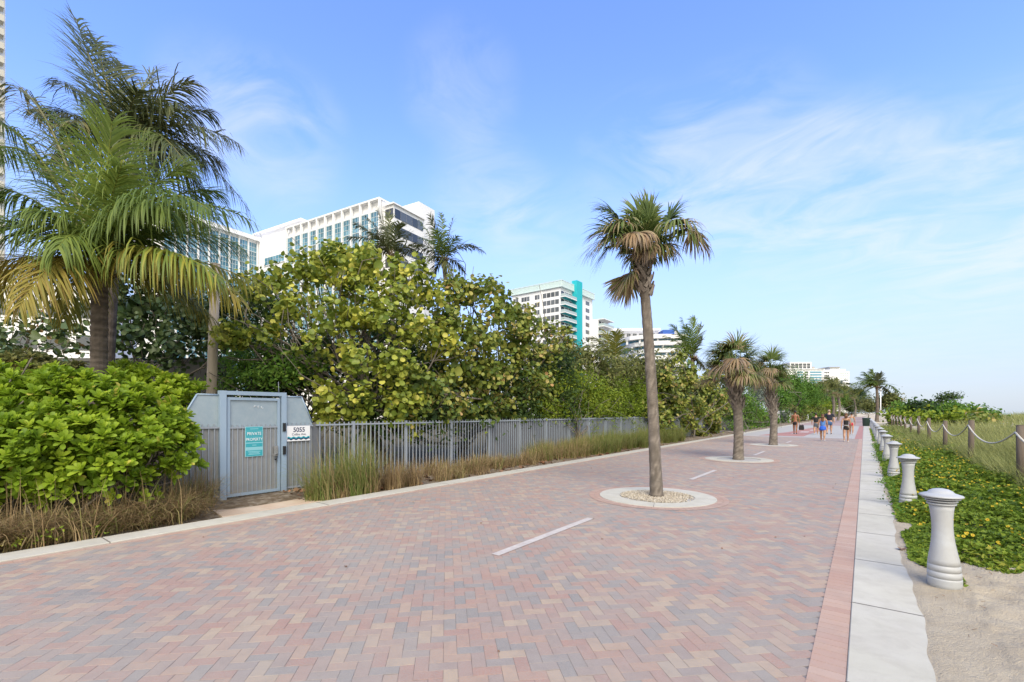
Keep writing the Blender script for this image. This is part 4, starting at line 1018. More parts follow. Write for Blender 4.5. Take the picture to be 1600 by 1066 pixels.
sabal('tall near sabal palm with tilted fan crown, ringed by pale pebbles', (1026,776), 9.19, (1002,392), 462, [
    (957,372,-.2,915,395,-.4,0.90,MX,.55),(968,362,.3,915,360,.5,0.84,MX,.5),(952,385,.1,925,440,.1,0.77,MX,.35),
    (968,342,.2,935,325,.4,0.70,GR,.35),(971,350,-.4,945,350,-.9,0.70,MX,.5),(1003,345,.3,1000,310,.4,0.63,GR,.1),(1013,345,-.1,1022,312,-.2,0.59,GR,.1),
    (1044,345,.1,1062,315,.2,0.56,GR,.4),(1053,352,-.3,1075,345,-.7,0.81,MX,.95),(1046,355,.4,1050,345,1.0,0.75,BR,1.1),(1078,365,.1,1100,385,.1,0.68,BR,.9),(1069,360,-.2,1085,365,-.5,0.70,MX,1.1),
    (990,365,-.5,985,375,-1.1,0.62,GY,.9),(999,362,-.5,1010,380,-1.0,0.56,GY,1.0),(982,360,.5,965,365,1.0,0.68,MX,.7),(1016,372,.4,1030,375,1.,0.56,GR,.7),
    (985,425,-.1,962,475,-.2,0.75,BR,.4),(981,432,.1,975,480,.2,0.62,BR,.3),(1010,380,-.4,1002,420,-.6,0.45,GY,.6)],
    .118, .092, 30, .22)
sabal('second sabal palm with bushy grey brown head in a grey filled ring', (1153.5,718), 16.5, (1147,588), 640, [
    (1140,560,0,1095,585,0,1.05,GY,.7),(1130,558,.2,1100,548,.3,.95,MX,.6),(1138,550,-.2,1110,535,-.3,.85,GR,.5),(1150,548,.2,1150,525,.2,.8,MX,.4),(1158,552,0,1180,530,0,.85,GR,.25),
    (1165,560,.1,1195,540,.2,.85,GR,.35),(1165,568,-.2,1190,575,-.4,.8,MX,.7),(1135,568,-.4,1105,590,-.8,.95,GY,.7),(1150,560,-.6,1145,575,-1.2,.8,GY,.9),(1145,556,.6,1130,555,1.2,.9,MX,.7),(1160,560,.6,1175,565,1.1,.8,MX,.8),(1128,566,.3,1092,570,.5,.9,BR,.6),(1142,545,-.4,1130,530,-.9,.75,MX,.6),(1160,575,-.5,1170,590,-1,.7,BR,.7)],
    .172, .145, 34, .34, swell=1.25, extra=16, esz=1.45)
sabal('third sabal palm with drooping tan fans in the last ring before the crossing', (1208,695.5), 24.0, (1203,600), 655, [
    (1195,578,0,1172,590,0,1.0,GY,.8),(1192,572,.2,1172,562,.3,.95,BR,.7),(1198,566,-.2,1180,552,-.3,.85,MX,.5),(1205,562,.2,1208,546,.2,.85,GR,.4),(1212,564,0,1228,550,0,.85,GR,.4),
    (1218,572,.1,1236,568,.2,.85,MX,.7),(1216,578,-.2,1236,590,-.4,.85,BR,.8),(1190,590,-.2,1182,622,-.2,.95,BR,.3),(1203,575,-.6,1200,590,-1.2,.8,GY,.9),(1203,572,.6,1195,570,1.2,.9,MX,.7),(1212,575,.6,1222,582,1.1,.8,BR,.8),(1190,582,.4,1172,600,.6,.9,GY,.6)],
    .19, .155, 34, .40, swell=1.25, extra=16, esz=1.45)
def far_sabal(label, u, Z, vtop, n=12):
    v0 = V0+HCAM*FPX/Z; fans = []
    s = Z*.0
    for k in range(n):
        a = k*2*math.pi/n; e = (k%3-1)*.5
        du, dv, dz = math.cos(a)*1.0, -e*1.0-.15, math.sin(a)*1.0
        k1 = FPX/Z
        fans.append((u+du*.5*k1, vtop-8*16/Z+dv*.5*k1, dz*.5, u+du*1.3*k1, vtop-8*16/Z+dv*1.3*k1, dz*1.3, 1.0, random.choice([GR,MX,BR]), .7))
    sabal(label, (u,v0), Z, (u,vtop), (v0+2*vtop)/3, fans, .24, .2, 12, .4, group='far sabal palms lining the path', swell=1.25, extra=0)
far_sabal('stout far sabal palm right behind the dark haired man in black', 1309, 98, 618)
far_sabal('far sabal palm left of the stout one, under the hotel', 1300, 88, 616)
far_sabal('farthest sabal palm above the woman in the grey top', 1334, 140, 622)

# ------------------------------------------------------------------ utility pole
b = P(326,640,12); t = P(337,414,12); b[2] = 0.05
rt = root('wooden_pole', 'weathered wooden pole standing behind the left wing of the gate', 'pole', b)
mb = MB(); mb.tube([b, b*.5+t*.5, t], [.125,.115,.105], 16); mb.build('shaft', M['pole_wood'], rt)
mb = MB(); mb.lathe([(.108,0),(.108,.02),(.07,.035)], t+np.array([0,0,.001]), 16); mb.build('pole_cap', M['pole_wood'], rt)

# ------------------------------------------------------------------ gate, fence, signs (plane x = XF)
XF = -9.5
def yat(u): return PX(u, 645, XF)[1]
def zat(u, v): return PX(u, v, XF)[2]
yl, yr = yat(352), yat(438)
gt = root('gate', 'blue grey steel gate with solid upper panels and angled wings, closed', 'gate', (XF, (yl+yr)/2, 0))
pw = .10
mb = MB(); mb.box2((XF-.05,yl-.11,0),(XF+.06,yl,2.06)); mb.build('gate_post', M['blue_steel'], gt)
mb = MB(); mb.box2((XF-.05,yr,0),(XF+.06,yr+.10,2.06)); mb.build('gate_post', M['blue_steel'], gt)
mb = MB(); mb.box2((XF-.045,yl,1.985),(XF+.055,yr,2.057)); mb.build('header_beam', M['blue_steel'], gt)
lf = MB()
a0, a1 = yl+.02, yr-.02
for (p,q) in (((XF-.015,a0,.07),(XF+.03,a0+.05,1.94)),((XF-.015,a1-.05,.07),(XF+.03,a1,1.94)),((XF-.015,a0+.05,1.89),(XF+.03,a1-.05,1.94)),((XF-.015,a0+.05,.07),(XF+.03,a1-.05,.12))): lf.box2(p,q)
leaf = lf.build('gate_leaf', M['blue_steel'], gt)
mb = MB(); mb.box2((XF-.012,a0+.05,.12),(XF-.004,a1-.05,1.89)); mb.build('leaf_panel', M['galv'], leaf)
mb = MB(); mb.box2((XF-.003,a0+.051,.121),(XF+.002,a1-.051,1.35)); mb.build('lower_sheet', M['lowsheet'], leaf)
mb = MB()
y = a0+.10
while y < a1-.07: mb.box2((XF+.004,y-.008,.06),(XF+.02,y+.008,1.42)); y += .088
mb.box2((XF+.002,a0+.05,1.35),(XF+.026,a1-.05,1.38)); mb.build('leaf_bars', M['picket'], leaf)
mb = MB()
ya = (yl+yr)/2+.02
for q, dy in enumerate((0,.07,.14)):
    pts = [(XF,ya+dy+.02*math.cos(s),1.76+.022*math.sin(s)) for s in np.linspace(.5+q,3.6+q,7)]
    mb.tube(pts, .005, 5)
mb.build('paint_scrawl', M['sign_white'], leaf)
lk = MB(); lk.box2((XF+.03,a1-.135,.78),(XF+.06,a1-.055,.98)); lkp = lk.build('lock_case', M['silver'], gt)
mb = MB(); mb.box2((XF+.06,a1-.12,.93),(XF+.075,a1-.09,.965)); mb.box2((XF+.06,a1-.11,.80),(XF+.10,a1-.085,.83)); mb.box2((XF+.085,a1-.19,.803),(XF+.10,a1-.085,.825)); mb.build('lock_handle', M['silver'], lkp)
mb = MB(); mb.lathe([(.018,0),(.018,.03)],(XF+.05,a1-.10,.70),12); mb.build('lock_keyhole', M['black'], lkp)
for z in (1.27,.80):
    mb = MB(); mb.box2((XF+.06,yr+.02,z),(XF+.085,yr+.075,z+.17)); mb.build('card_reader', M['black'], gt)
mb = MB(); mb.tube([(XF-.02,yr-.02,2.06),(XF-.02,yr-.03,2.28)], .006, 6); mb.build('antenna', M['picket'], gt)
# wings
def wing(y0, y1, slope_at_low, z_low, z_top=1.98):
    # plate with a slanted outer edge, then a bar screen in front of it
    wp = MB()
    lo, hi = min(y0,y1), max(y0,y1)
    if slope_at_low: poly = [(lo,.09),(hi,.09),(hi,z_top),(lo+.42*(hi-lo),z_top),(lo,z_low)]
    else: poly = [(lo,.09),(hi,.09),(hi,z_low),(hi-.40*(hi-lo),z_top),(lo,z_top)]
    wp.prism([(XF-.02,a,b) for a,b in poly], (.008,0,0)); w = wp.build('wing_plate', M['galv'], gt)
    e = MB(); n = len(poly)
    for i in range(n):
        p, q = poly[i], poly[(i+1)%n]
        if min(p[1],q[1]) < .5: continue
        e.tube([(XF-.008,p[0],p[1]),(XF-.008,q[0],q[1])], .016, 6)
    e.build('wing_edge', M['blue_steel'], w)
    k = MB(); k.box2((XF-.011,lo+.02,.12),(XF-.006,hi-.003,1.36)); k.build('lower_sheet', M['lowsheet'], w)
    k = MB(); y = lo+.05
    while y < hi-.03: k.box2((XF+.004,y-.008,.02),(XF+.02,y+.008,1.44)); y += .095
    k.box2((XF-.004,lo+.02,1.36),(XF+.03,hi-.002,1.39)); k.box2((XF-.004,lo+.02,.09),(XF+.03,hi-.002,.12))
    k.build('wing_bars', M['picket'], w)
wing(yat(282), yl-.11, True, 1.50)
wing(yr+.10, yat(488), False, 1.44)
# private property sign on the leaf
def text_mesh(txt, size, bold=0):
    cu = bpy.data.curves.new('lettering','FONT'); cu.body = txt; cu.size = size; cu.align_x = 'CENTER'; cu.align_y = 'CENTER'; cu.offset = bold; cu.extrude = .001; cu.resolution_u = 3
    o = bpy.data.objects.new('lettering', cu); COL.objects.link(o)
    dg = bpy.context.evaluated_depsgraph_get(); me = bpy.data.meshes.new_from_object(o.evaluated_get(dg))
    bpy.data.objects.remove(o); bpy.data.curves.remove(cu)
    return me
def put_text(txt, size, y, z, x, m, parent, bold=0, sx=1):
    me = text_mesh(txt, size, bold); me.name = 'lettering'
    n = len(me.vertices); co = np.zeros(n*3); me.vertices.foreach_get('co', co); co = co.reshape(-1,3)
    out = np.stack([x+co[:,2], y+co[:,0]*sx, z+co[:,1]],-1)-WORLD[parent.name]
    me.vertices.foreach_set('co', out.ravel()); me.update(); me.materials.clear(); me.materials.append(m)
    o = bpy.data.objects.new('lettering', me); COL.objects.link(o); o.parent = parent; return o
ys0, ys1 = yat(382), yat(410); zs1, zs0 = 1.38, .80
sg = root('notice_sign', 'turquoise private property notice fixed to the gate bars', 'sign', (XF+.02,(ys0+ys1)/2,zs0))
mb = MB(); mb.box2((XF+.021,ys0,zs0),(XF+.027,ys1,zs1)); bd = mb.build('sign_board', M['sign_pale'], sg)
yc = (ys0+ys1)/2; hw = (ys1-ys0)/2-.012
mb = MB()
for (z0,z1) in ((1.30,1.372),(1.185,1.30),(1.075,1.185),(.985,1.060),(.81,.925)): mb.box2((XF+.0272,yc-hw,z0),(XF+.0285,yc+hw,z1-.004))
mb.build('sign_field', M['sign_teal'], sg)
put_text('PRIVATE', .088, yc, 1.24, XF+.030, M['sign_white'], sg, .0, .82)
put_text('PROPERTY', .080, yc, 1.13, XF+.030, M['sign_white'], sg, .0, .82)
mb = MB()
for (z,w) in ((1.335,.5),(1.02,.25),(.955,.8),(.895,.75),(.87,.6),(.845,.7)): mb.box2((XF+.0287,yc-hw*w,z-.006),(XF+.0295,yc+hw*w,z+.006))
mb.build('sign_small_print', M['sign_pale'], sg)
ys0, ys1 = yr+.115, yat(483); zs0, zs1 = 1.06, 1.375
sg = root('address_sign', 'white address sign reading 5055 with blue waves, right of the gate', 'sign', (XF+.03,(ys0+ys1)/2,zs0))
mb = MB(); mb.box2((XF+.031,ys0,zs0),(XF+.037,ys1,zs1)); mb.build('sign_board', M['sign_white'], sg)
yc = (ys0+ys1)/2; W = ys1-ys0
put_text('5055', .135, yc+.01, 1.29, XF+.039, M['navy'], sg, .002, .95)
put_text('Collins Ave.', .068, yc+.01, 1.198, XF+.039, M['navy'], sg, 0, .95)
def wave(z0, z1, m, x):
    mb = MB(); n = 40; top = []; bot = []
    for i in range(n+1):
        y = ys0+W*(.02+.96*i/n); s = math.sin(i/n*2*math.pi*4.5)*.011
        top.append((x,y,z1+s)); bot.append((x,y,z0+s))
    mb.add(np.array(bot+top), [(i,i+1,n+2+i,n+1+i) for i in range(n)]); mb.build('sign_wave', m, sg)
wave(1.115,1.145,M['teal2'],XF+.0376); wave(1.090,1.118,M['navy'],XF+.0382)
# fence
us = [552,634,705,764,812,853,889,920,946,970,991,1009]
py = [yat(u) for u in us]
f0 = yat(488)
fe = root('picket_fence', 'long grey steel picket fence running from the gate along the verge', 'fence', (XF, f0, 0))
yy = [f0+.05]+py
step = py[-1]-py[-2]
while yy[-1] < 40: yy.append(yy[-1]+1.9)
for i in range(len(yy)-1):
    a, b = yy[i], yy[i+1]
    pk = MB(); y = a+.06; n = max(2,int(round((b-a)/.122)))
    for k in range(1,n):
        y = a+(b-a)*k/n
        pk.box2((XF-.009,y-.010,.03),(XF+.009,y+.010,1.44+random.uniform(-.004,.004)), rnd=random.random())
    pk.build('picket_panel', M['picket'], fe)
    for z0_, z1_ in ((1.365,1.40),(.09,.12)):
        rl = MB(); rl.box2((XF-.02,a+.031,z0_),(XF+.02,b-.031,z1_)); rl.build('rail', M['picket'], fe)
    if i > 0:
        p = MB(); p.box2((XF-.03,a-.03,-.02),(XF+.03,a+.03,1.45)); p.build('post', M['picket'], fe)
    if a > 11.0:
        bk = MB(); bk.box2((XF-.035,a+.031,.10),(XF-.028,b-.031,1.36)); bk.build('backing_sheet', M['meshback'], fe)
mb = MB(); mb.box2((XF-.033,f0-.02,.09),(XF-.026,f0+.22,1.40)); mb.build('backing_sheet', M['meshback'], fe)

# ------------------------------------------------------------------ bollards
def bollard(x, y, label, lean=(0,0)):
    z0 = float(gz(x,y))-.03
    rt = root('bollard', label, 'bollard', (x,y,z0), 'grey bollards along the right kerb')
    mb = MB()
    prof = [(.118,0),(.124,.06),(.126,.10)]
    for gz_ in (.115,.175,.235): prof += [(.1265-.06*(gz_-.1),gz_-.005),(.1215-.06*(gz_-.1),gz_-.003),(.1215-.06*(gz_-.1),gz_+.003),(.1260-.06*(gz_-.1),gz_+.005)]
    prof += [(.112,.28),(.098,.36),(.086,.44),(.079,.52),(.077,.58),(.079,.66),(.086,.735),(.094,.785)]
    mb.lathe(prof, (x,y,z0), 36, lean=lean); body = mb.build('column', M['bollard'], rt)
    o = (x+lean[0]*.8, y+lean[1]*.8)
    mb = MB(); mb.lathe([(.094,.785),(.108,.79),(.108,.80),(.100,.806)], (x,y,z0), 36, lean=lean); mb.build('collar', M['bollard'], rt)
    mb = MB(); mb.lathe([(.075,.800),(.075,.865)], (x,y,z0), 30, lean=lean); mb.build('lamp_core', M['bollard_dark'], rt)
    mb = MB(); mb.lathe([(.100,.812),(.118,.818),(.118,.826),(.1,.830)], (x,y,z0), 36, lean=lean); mb.build('louvre', M['bollard'], rt)
    mb = MB(); mb.lathe([(.10,.836),(.138,.843),(.138,.850),(.10,.854)], (x,y,z0), 36, lean=lean); mb.build('louvre', M['bollard'], rt)
    mb = MB(); mb.lathe([(.12,.862),(.158,.862),(.162,.870),(.155,.878),(.112,.892),(.098,.898),(.085,.914),(.06,.928),(.03,.935),(.001,.937)], (x,y,z0), 40, lean=lean); mb.build('cap', M['bollard'], rt)
    return rt
b1 = bollard(.60, 5.93, 'nearest grey bollard standing in bare sand, slightly leaning', (-.03,.015))
ordn = ['second grey bollard, the first one standing among the yellow flowers','third grey bollard from the near end of the row','fourth grey bollard from the near end of the row','fifth grey bollard from the near end of the row','sixth grey bollard from the near end of the row','seventh grey bollard from the near end of the row','eighth grey bollard from the near end of the row','ninth grey bollard from the near end of the row','tenth grey bollard from the near end of the row','eleventh grey bollard from the near end of the row']
b2 = None
for i in range(16):
    y = 10.55+4.65*i; x = .60
    lb = ordn[i] if i < len(ordn) else 'far tiny grey bollard in the row beside the bin'
    z = float(gz(x,y))-.03
    if b2 is None: b2 = bollard(x, y, lb)
    else:
        c_ = dup(b2, (x+random.uniform(-.02,.02),y+random.uniform(-.05,.05),z), rz=i*.7, label=lb)
        c_.rotation_euler = (random.uniform(-.02,.02), random.uniform(-.02,.02), i*.7)

# ------------------------------------------------------------------ rope posts and rope
PXs, tops = 2.45, []
pl = ['weathered wooden rope post nearest, at the right edge of the picture','second wooden rope post from the right edge','third wooden rope post from the right edge','fourth wooden rope post from the right edge','fifth wooden rope post from the right edge','sixth wooden rope post from the right edge','seventh wooden rope post from the right edge','eighth wooden rope post from the right edge']
for i in range(13):
    y = 13.3+5.45*i-(5.45*2 if False else 0); x = PXs
    z = float(gz(x,y))-.05
    h = 1.28+.04*math.sin(i*2.1)
    lb = pl[i] if i < len(pl) else 'distant wooden rope post before the dune'
    rt = root('rope_post', lb, 'post', (x,y,z), 'wooden posts carrying the rope')
    lx, ly = random.uniform(-.02,.02), random.uniform(-.02,.02)
    mb = MB(); mb.tube([(x,y,z),(x+lx*.5,y+ly*.5,z+h*.5),(x+lx,y+ly,z+h)], [.070,.067,.064], 14); mb.build('shaft', M['post_wood'], rt)
    mb = MB(); mb.lathe([(.065,0),(.06,.012),(.03,.016)], (x+lx,y+ly,z+h+.001), 14); mb.build('post_top', M['post_wood'], rt)
    tops.append((x+lx,y+ly,z+h-.13))
tops = [(PXs, 13.3-5.45, tops[0][2])]+tops
mb = MB()
for a, b in zip(tops[:-1], tops[1:]):
    a = np.array(a); b = np.array(b); t = np.linspace(0,1,16)[:,None]
    c = a*(1-t)+b*t-np.array([0,0,1.])*(4*t*(1-t))*(.34+.05*random.random())
    mb.tube(c+np.array([-.072,0,0]), .018, 8)
o = mb.build('rope', M['rope'], loc=(PXs,13.3,.9)); tag(o, 'sagging pale rope strung along the wooden posts at the dune edge', 'rope')
# the extra near post that carries the rope out of frame
x, y = PXs, 13.3-5.45; z = float(gz(x,y))-.05
rt = root('rope_post', 'wooden rope post outside the right edge of the picture', 'post', (x,y,z), 'wooden posts carrying the rope')
mb = MB(); mb.tube([(x,y,z),(x,y,z+.6),(x,y,z+1.28)], [.082,.078,.075], 14); mb.build('shaft', M['post_wood'], rt)

# ------------------------------------------------------------------ bin, lamp pole, white far fence, grey wall
x, y = .18, 72
rt = root('litter_bin', 'dark green litter bin at the far end of the right kerb', 'bin', (x,y,.01))
mb = MB(); mb.lathe([(.36,0.01),(.38,.05),(.42,.9),(.43,.92)], (x,y,0), 24); mb.build('bin_body', M['bin'], rt)
mb = MB(); mb.lathe([(.45,.921),(.45,.97),(.36,1.03),(.34,1.03)], (x,y,0), 24); mb.build('bin_lid', M['bin'], rt)
b = P(1376,655,75); b[2] = float(gz(b[0],b[1]))
rt = root('lamp_post', 'slim pale lamp post left of the far windswept palm trunk', 'lamp post', b)
mb = MB(); mb.tube([b, b+np.array([0,0,5])], [.09,.06], 8); mb.build('pole', M['sign_white'], rt)
mb = MB(); mb.lathe([(.06,0),(.2,.05),(.22,.22),(.12,.34)], b+np.array([0,0,5.001]), 10); mb.build('lamp_head', M['bollard'], rt)
rt = root('garden_fence', 'low white fence at the far left side of the path', 'fence', (-10.2,100,0))
for i in range(8):
    mb = MB(); y = 78+i*7
    for k in range(22): mb.box2((-10.22,y+.1+k*.3,.1),(-10.18,y+.3+k*.3,1.9))
    mb.build('fence_panel', M['sign_white'], rt)
    mb = MB(); mb.box2((-10.28,y-.06,0),(-10.12,y+.06,2.05)); mb.build('post', M['sign_white'], rt)
a = P(230,640,17); b2_ = P(345,640,17)
wl = root('garden_wall', 'grey rendered wall behind the wooden pole and shrubs', 'wall', (a[0],a[1],0))
mb = MB(); p0 = P(60,645,17)[:2]; p1 = P(365,645,17)[:2]; d = (p1-p0); L = np.linalg.norm(d); ang = math.atan2(d[1],d[0]); c = (p0+p1)/2
mb.box((c[0],c[1],1.75),(L,.25,3.5),ang); mb.build('wall_body', M['grey_wall'], wl)
mb = MB(); mb.box((c[0],c[1],3.56),(L+.1,.34,.12),ang); mb.build('coping', M['grey_wall'], wl)

# ------------------------------------------------------------------ buildings
def building_root(label, loc): return root('building', label, 'building', loc)
# white tower with glass bays -------------------------------------------------
bx, by = -79.7, 60.1
HT = 46.0
bl_ = building_root('white tower with teal glass bays and white fins behind the sea grape', (bx,by,0))
bl_.rotation_euler = (0,0,R(6.5))
mb = MB(); mb.box2((bx-31,by+.55,0),(bx,by+16,HT-2.2)); mb.build('wall', M['white_wall'], bl_)
mb = MB(); mb.box2((bx-31.2,by+.0,HT-.35),(bx+.15,by+16.2,HT)); mb.build('roof', M['white_wall'], bl_)
mb = MB(); mb.box2((bx-31,by+.9,HT-2.2),(bx,by+15.9,HT-.36)); mb.build('parapet', M['white_wall'], bl_)
NB = 11; bw = 31.0/NB
for i in range(NB+1):
    x = bx-31+i*bw
    mb = MB(); mb.box2((x-.17,by-.02,0),(x+.17,by+.545,HT-.36)); mb.build('fin', M['white_wall'], bl_)
def glass_bay(x0, x1, y, z0, z1, parent, nx=3, fl=3.3, axis='x', face=-1):
    """one curtain wall bay: panes with their own tone; mullions a child"""
    g = MB(); m = MB()
    nz = max(1, int(round((z1-z0)/fl*3))); dz = (z1-z0)/nz; dx = (x1-x0)/nx
    for k in range(nz):
        tone = [.55,.25,.05][k%3]
        for i in range(nx):
            a, b, c, d = x0+i*dx+.04, x0+(i+1)*dx-.04, z0+k*dz+.05, z0+(k+1)*dz-.05
            r = np.clip(tone+rng.normal(0,.2),0,1)
            if axis == 'x': v = [(a,y,c),(b,y,c),(b,y,d),(a,y,d)]
            else: v = [(y,a,c),(y,b,c),(y,b,d),(y,a,d)]
            g.add(v, [(0,1,2,3)], r)
    w = g.build('window', M['glass_teal'], parent)
    for k in range(nz+1):
        z = z0+k*dz; t = .10 if k%3 == 0 else .05
        if axis == 'x': m.box2((x0,y-.06,z-t),(x1,y+.03,z+t))
        else: m.box2((y-.03,x0,z-t),(y+.06,x1,z+t))
    for i in range(nx+1):
        x = x0+i*dx
        if axis == 'x': m.box2((x-.04,y-.05,z0),(x+.04,y+.02,z1))
        else: m.box2((y-.02,x-.04,z0),(y+.05,x+.04,z1))
    m.build('mullion', M['mullion'], w)
for i in range(NB):
    x = bx-31+i*bw; glass_bay(x+.18, x+bw-.18, by+.42, 10, HT-2.6, bl_)
# east end, set back: ribbon windows
mb = MB(); mb.box2((bx,by+1.6,0),(bx+2.6,by+11,HT-1.5)); mb.build('wall', M['white_wall'], bl_)
mb = MB(); mb.box2((bx+.2,by+1.2,HT-1.5),(bx+3.0,by+11.0,HT-1.2)); mb.build('roof', M['white_wall'], bl_)
for k in range(6):
    z1 = HT-2.2-k*3.4; z0 = z1-1.9
    w = MB()
    for j in range(5): w.add([(bx+2.66,by+1.9+j*1.75,z0),(bx+2.66,by+3.6+j*1.75,z0),(bx+2.66,by+3.6+j*1.75,z1),(bx+2.66,by+1.9+j*1.75,z1)], [(0,1,2,3)], rng.random())
    for j in range(2): w.add([(bx+.3+j*1.15,by+1.54,z0),(bx+1.4+j*1.15,by+1.54,z0),(bx+1.4+j*1.15,by+1.54,z1),(bx+.3+j*1.15,by+1.54,z1)], [(0,1,2,3)], .1)
    w.build('ribbon_window', M['glass_dark'], bl_)
mb = MB(); mb.box2((bx-7,by+11.2,HT-12),(bx+.9,by+16.6,HT+3.2)); mb.build('stair_block', M['white_wall'], bl_)
# link wall and the east facing wing at left
lx = bx-43.2
mb = MB(); mb.box2((lx-14,by+.8,0),(bx-31.01,by+14,HT-1.0)); mb.build('wall', M['white_wall'], bl_)
mb = MB(); mb.box2((lx-8,by+5.4,HT-1.0),(bx-32.5,by+13,HT+3.6)); mb.build('penthouse', M['white_wall'], bl_)
mb = MB(); mb.box2((lx-9,by+4.4,HT+3.6),(bx-31.6,by+13.5,HT+4.0)); mb.build('roof', M['white_wall'], bl_)
for k in range(9):
    z1 = HT-5.6-k*3.3; w = MB(); n = 7; st = 8.0/n
    for j in range(n):
        for q in (0,1):
            a = lx+2.4+j*st; za = z1-1.9+q*.95
            w.add([(a+.05,by+.77,za+.04),(a+st-.05,by+.77,za+.04),(a+st-.05,by+.77,za+.91),(a+.05,by+.77,za+.91)], [(0,1,2,3)], rng.random()*.8)
    w.build('ribbon_window', M['glass_teal'], bl_)
    s_ = MB(); s_.box2((lx+2.2,by+.6,z1-2.05),(lx+10.6,by+.79,z1-1.92)); s_.build('window_sill', M['white_wall'], bl_)
mb = MB(); mb.box2((lx-14,by-20.4,0),(lx-.5,by+.78,HT-1.0)); mb.build('wall', M['white_wall'], bl_)
mb = MB(); mb.box2((lx-14.2,by-20.5,HT-1.0),(lx+.45,by+.78,HT)); mb.build('roof', M['white_wall'], bl_)
y = by+.5
for i in range(9):
    mb = MB(); mb.box2((lx-.49,y-.14,0),(lx-.08,y+.14,HT-1.01)); mb.build('fin', M['white_wall'], bl_)
    glass_bay(y-2.3+.17, y-.17, lx-.40, 6, HT-1.6, bl_, axis='y')
    y -= 2.3

# turquoise striped tower ------------------------------------------------------
tx, ty = -89.7, 149.0; HT2 = 51.0
tb = building_root('white apartment tower with a turquoise stripe and aqua roof edge', (tx,ty,0))
mb = MB(); mb.box2((tx-23,ty+.6,0),(tx-.6,ty+26,HT2-2.6)); mb.build('wall', M['white_wall'], tb)
mb = MB(); mb.box2((tx-24,ty,HT2-2.6),(tx+.4,ty+26.6,HT2-2.2)); mb.build('roof', M['aqua_trim'], tb)
mb = MB()
for k in range(40): mb.box2((tx-23.9+k*.61,ty+.05,HT2-2.2),(tx-23.9+k*.61+.36,ty+.25,HT2))
for k in range(43): mb.box2((tx+.15,ty+.4+k*.61,HT2-2.2),(tx+.35,ty+.4+k*.61+.36,HT2))
mb.box2((tx-24,ty+.02,HT2-.25),(tx+.4,ty+.28,HT2+.02)); mb.box2((tx+.12,ty+.3,HT2-.25),(tx+.38,ty+26.6,HT2+.02))
mb.box2((tx-23.8,ty+.26,HT2-2.2),(tx+.1,ty+.3,HT2-.3)); mb.box2((tx+.06,ty+.3,HT2-2.2),(tx+.1,ty+26.5,HT2-.3))
mb.build('parapet', M['aqua_trim'], tb)
mb = MB(); mb.box2((tx-.7,ty+9.2,0),(tx+1.5,ty+13.6,HT2+1.6)); mb.build('turquoise_stripe', M['turq'], tb)
def pane(parent, v, nx=2):
    """window: frame sheet recessed into panes"""
    v = [np.array(q,float) for q in v]; g = MB()
    for i in range(nx):
        t0, t1 = (i+.06)/nx, (i+.94)/nx
        a = v[0]+(v[1]-v[0])*t0; b = v[0]+(v[1]-v[0])*t1; c = v[3]+(v[2]-v[3])*t1; d = v[3]+(v[2]-v[3])*t0
        g.add([a,b,c,d], [(0,1,2,3)], rng.random())
    return g.build('window', M['glass_dark'], parent)
for k in range(12):
    z1 = HT2-4.0-k*2.92
    pane(tb, [(tx-.57,ty+20.2,z1-1.6),(tx-.57,ty+23.4,z1-1.6),(tx-.57,ty+23.4,z1),(tx-.57,ty+20.2,z1)], 3)
    pane(tb, [(tx-.57,ty+16.4,z1-1.1),(tx-.57,ty+17.3,z1-1.1),(tx-.57,ty+17.3,z1-.1),(tx-.57,ty+16.4,z1-.1)], 1)
    for (xa,xb,n) in ((-8.6,-1.2,4),(-12.2,-9.9,2),(-18.6,-14.6,3),(-22.6,-20,2)):
        pane(tb, [(tx+xa,ty+.57,z1-1.75),(tx+xb,ty+.57,z1-1.75),(tx+xb,ty+.57,z1),(tx+xa,ty+.57,z1)], n)
    bb = MB(); bb.box2((tx-.62,ty+.3,z1-2.5),(tx+1.6,ty+9.15,z1-2.2)); bal = bb.build('balcony', M['white_wall'], tb)
    bs_ = MB(); bs_.box2((tx-.55,ty+.35,z1-2.53),(tx+1.55,ty+9.1,z1-2.502)); bs_.build('soffit', M['turq'], bal)
    b3 = MB(); b3.box2((tx-.3,ty+.31,z1-2.19),(tx+1.55,ty+.37,z1-1.2)); b3.box2((tx+1.48,ty+.38,z1-2.19),(tx+1.54,ty+9.1,z1-1.2)); b3.build('railing', M['rail'], bal)
    b4 = MB()
    for j in range(3): b4.add([(tx-.56,ty+.9+j*2.8,z1-2.15),(tx-.56,ty+3.3+j*2.8,z1-2.15),(tx-.56,ty+3.3+j*2.8,z1+.1),(tx-.56,ty+.9+j*2.8,z1+.1)], [(0,1,2,3)], .2)
    b4.build('balcony_door', M['glass_dark'], bal)
mb = MB(); mb.box2((tx-9.05,ty+.25,0),(tx-8.75,ty+.6,HT2-2.61)); mb.build('pilaster', M['white_wall'], tb)
mb = MB(); mb.box2((tx-16,ty+26.1,0),(tx+2,ty+36,HT2-11)); mb.build('wall', M['white_wall'], tb)
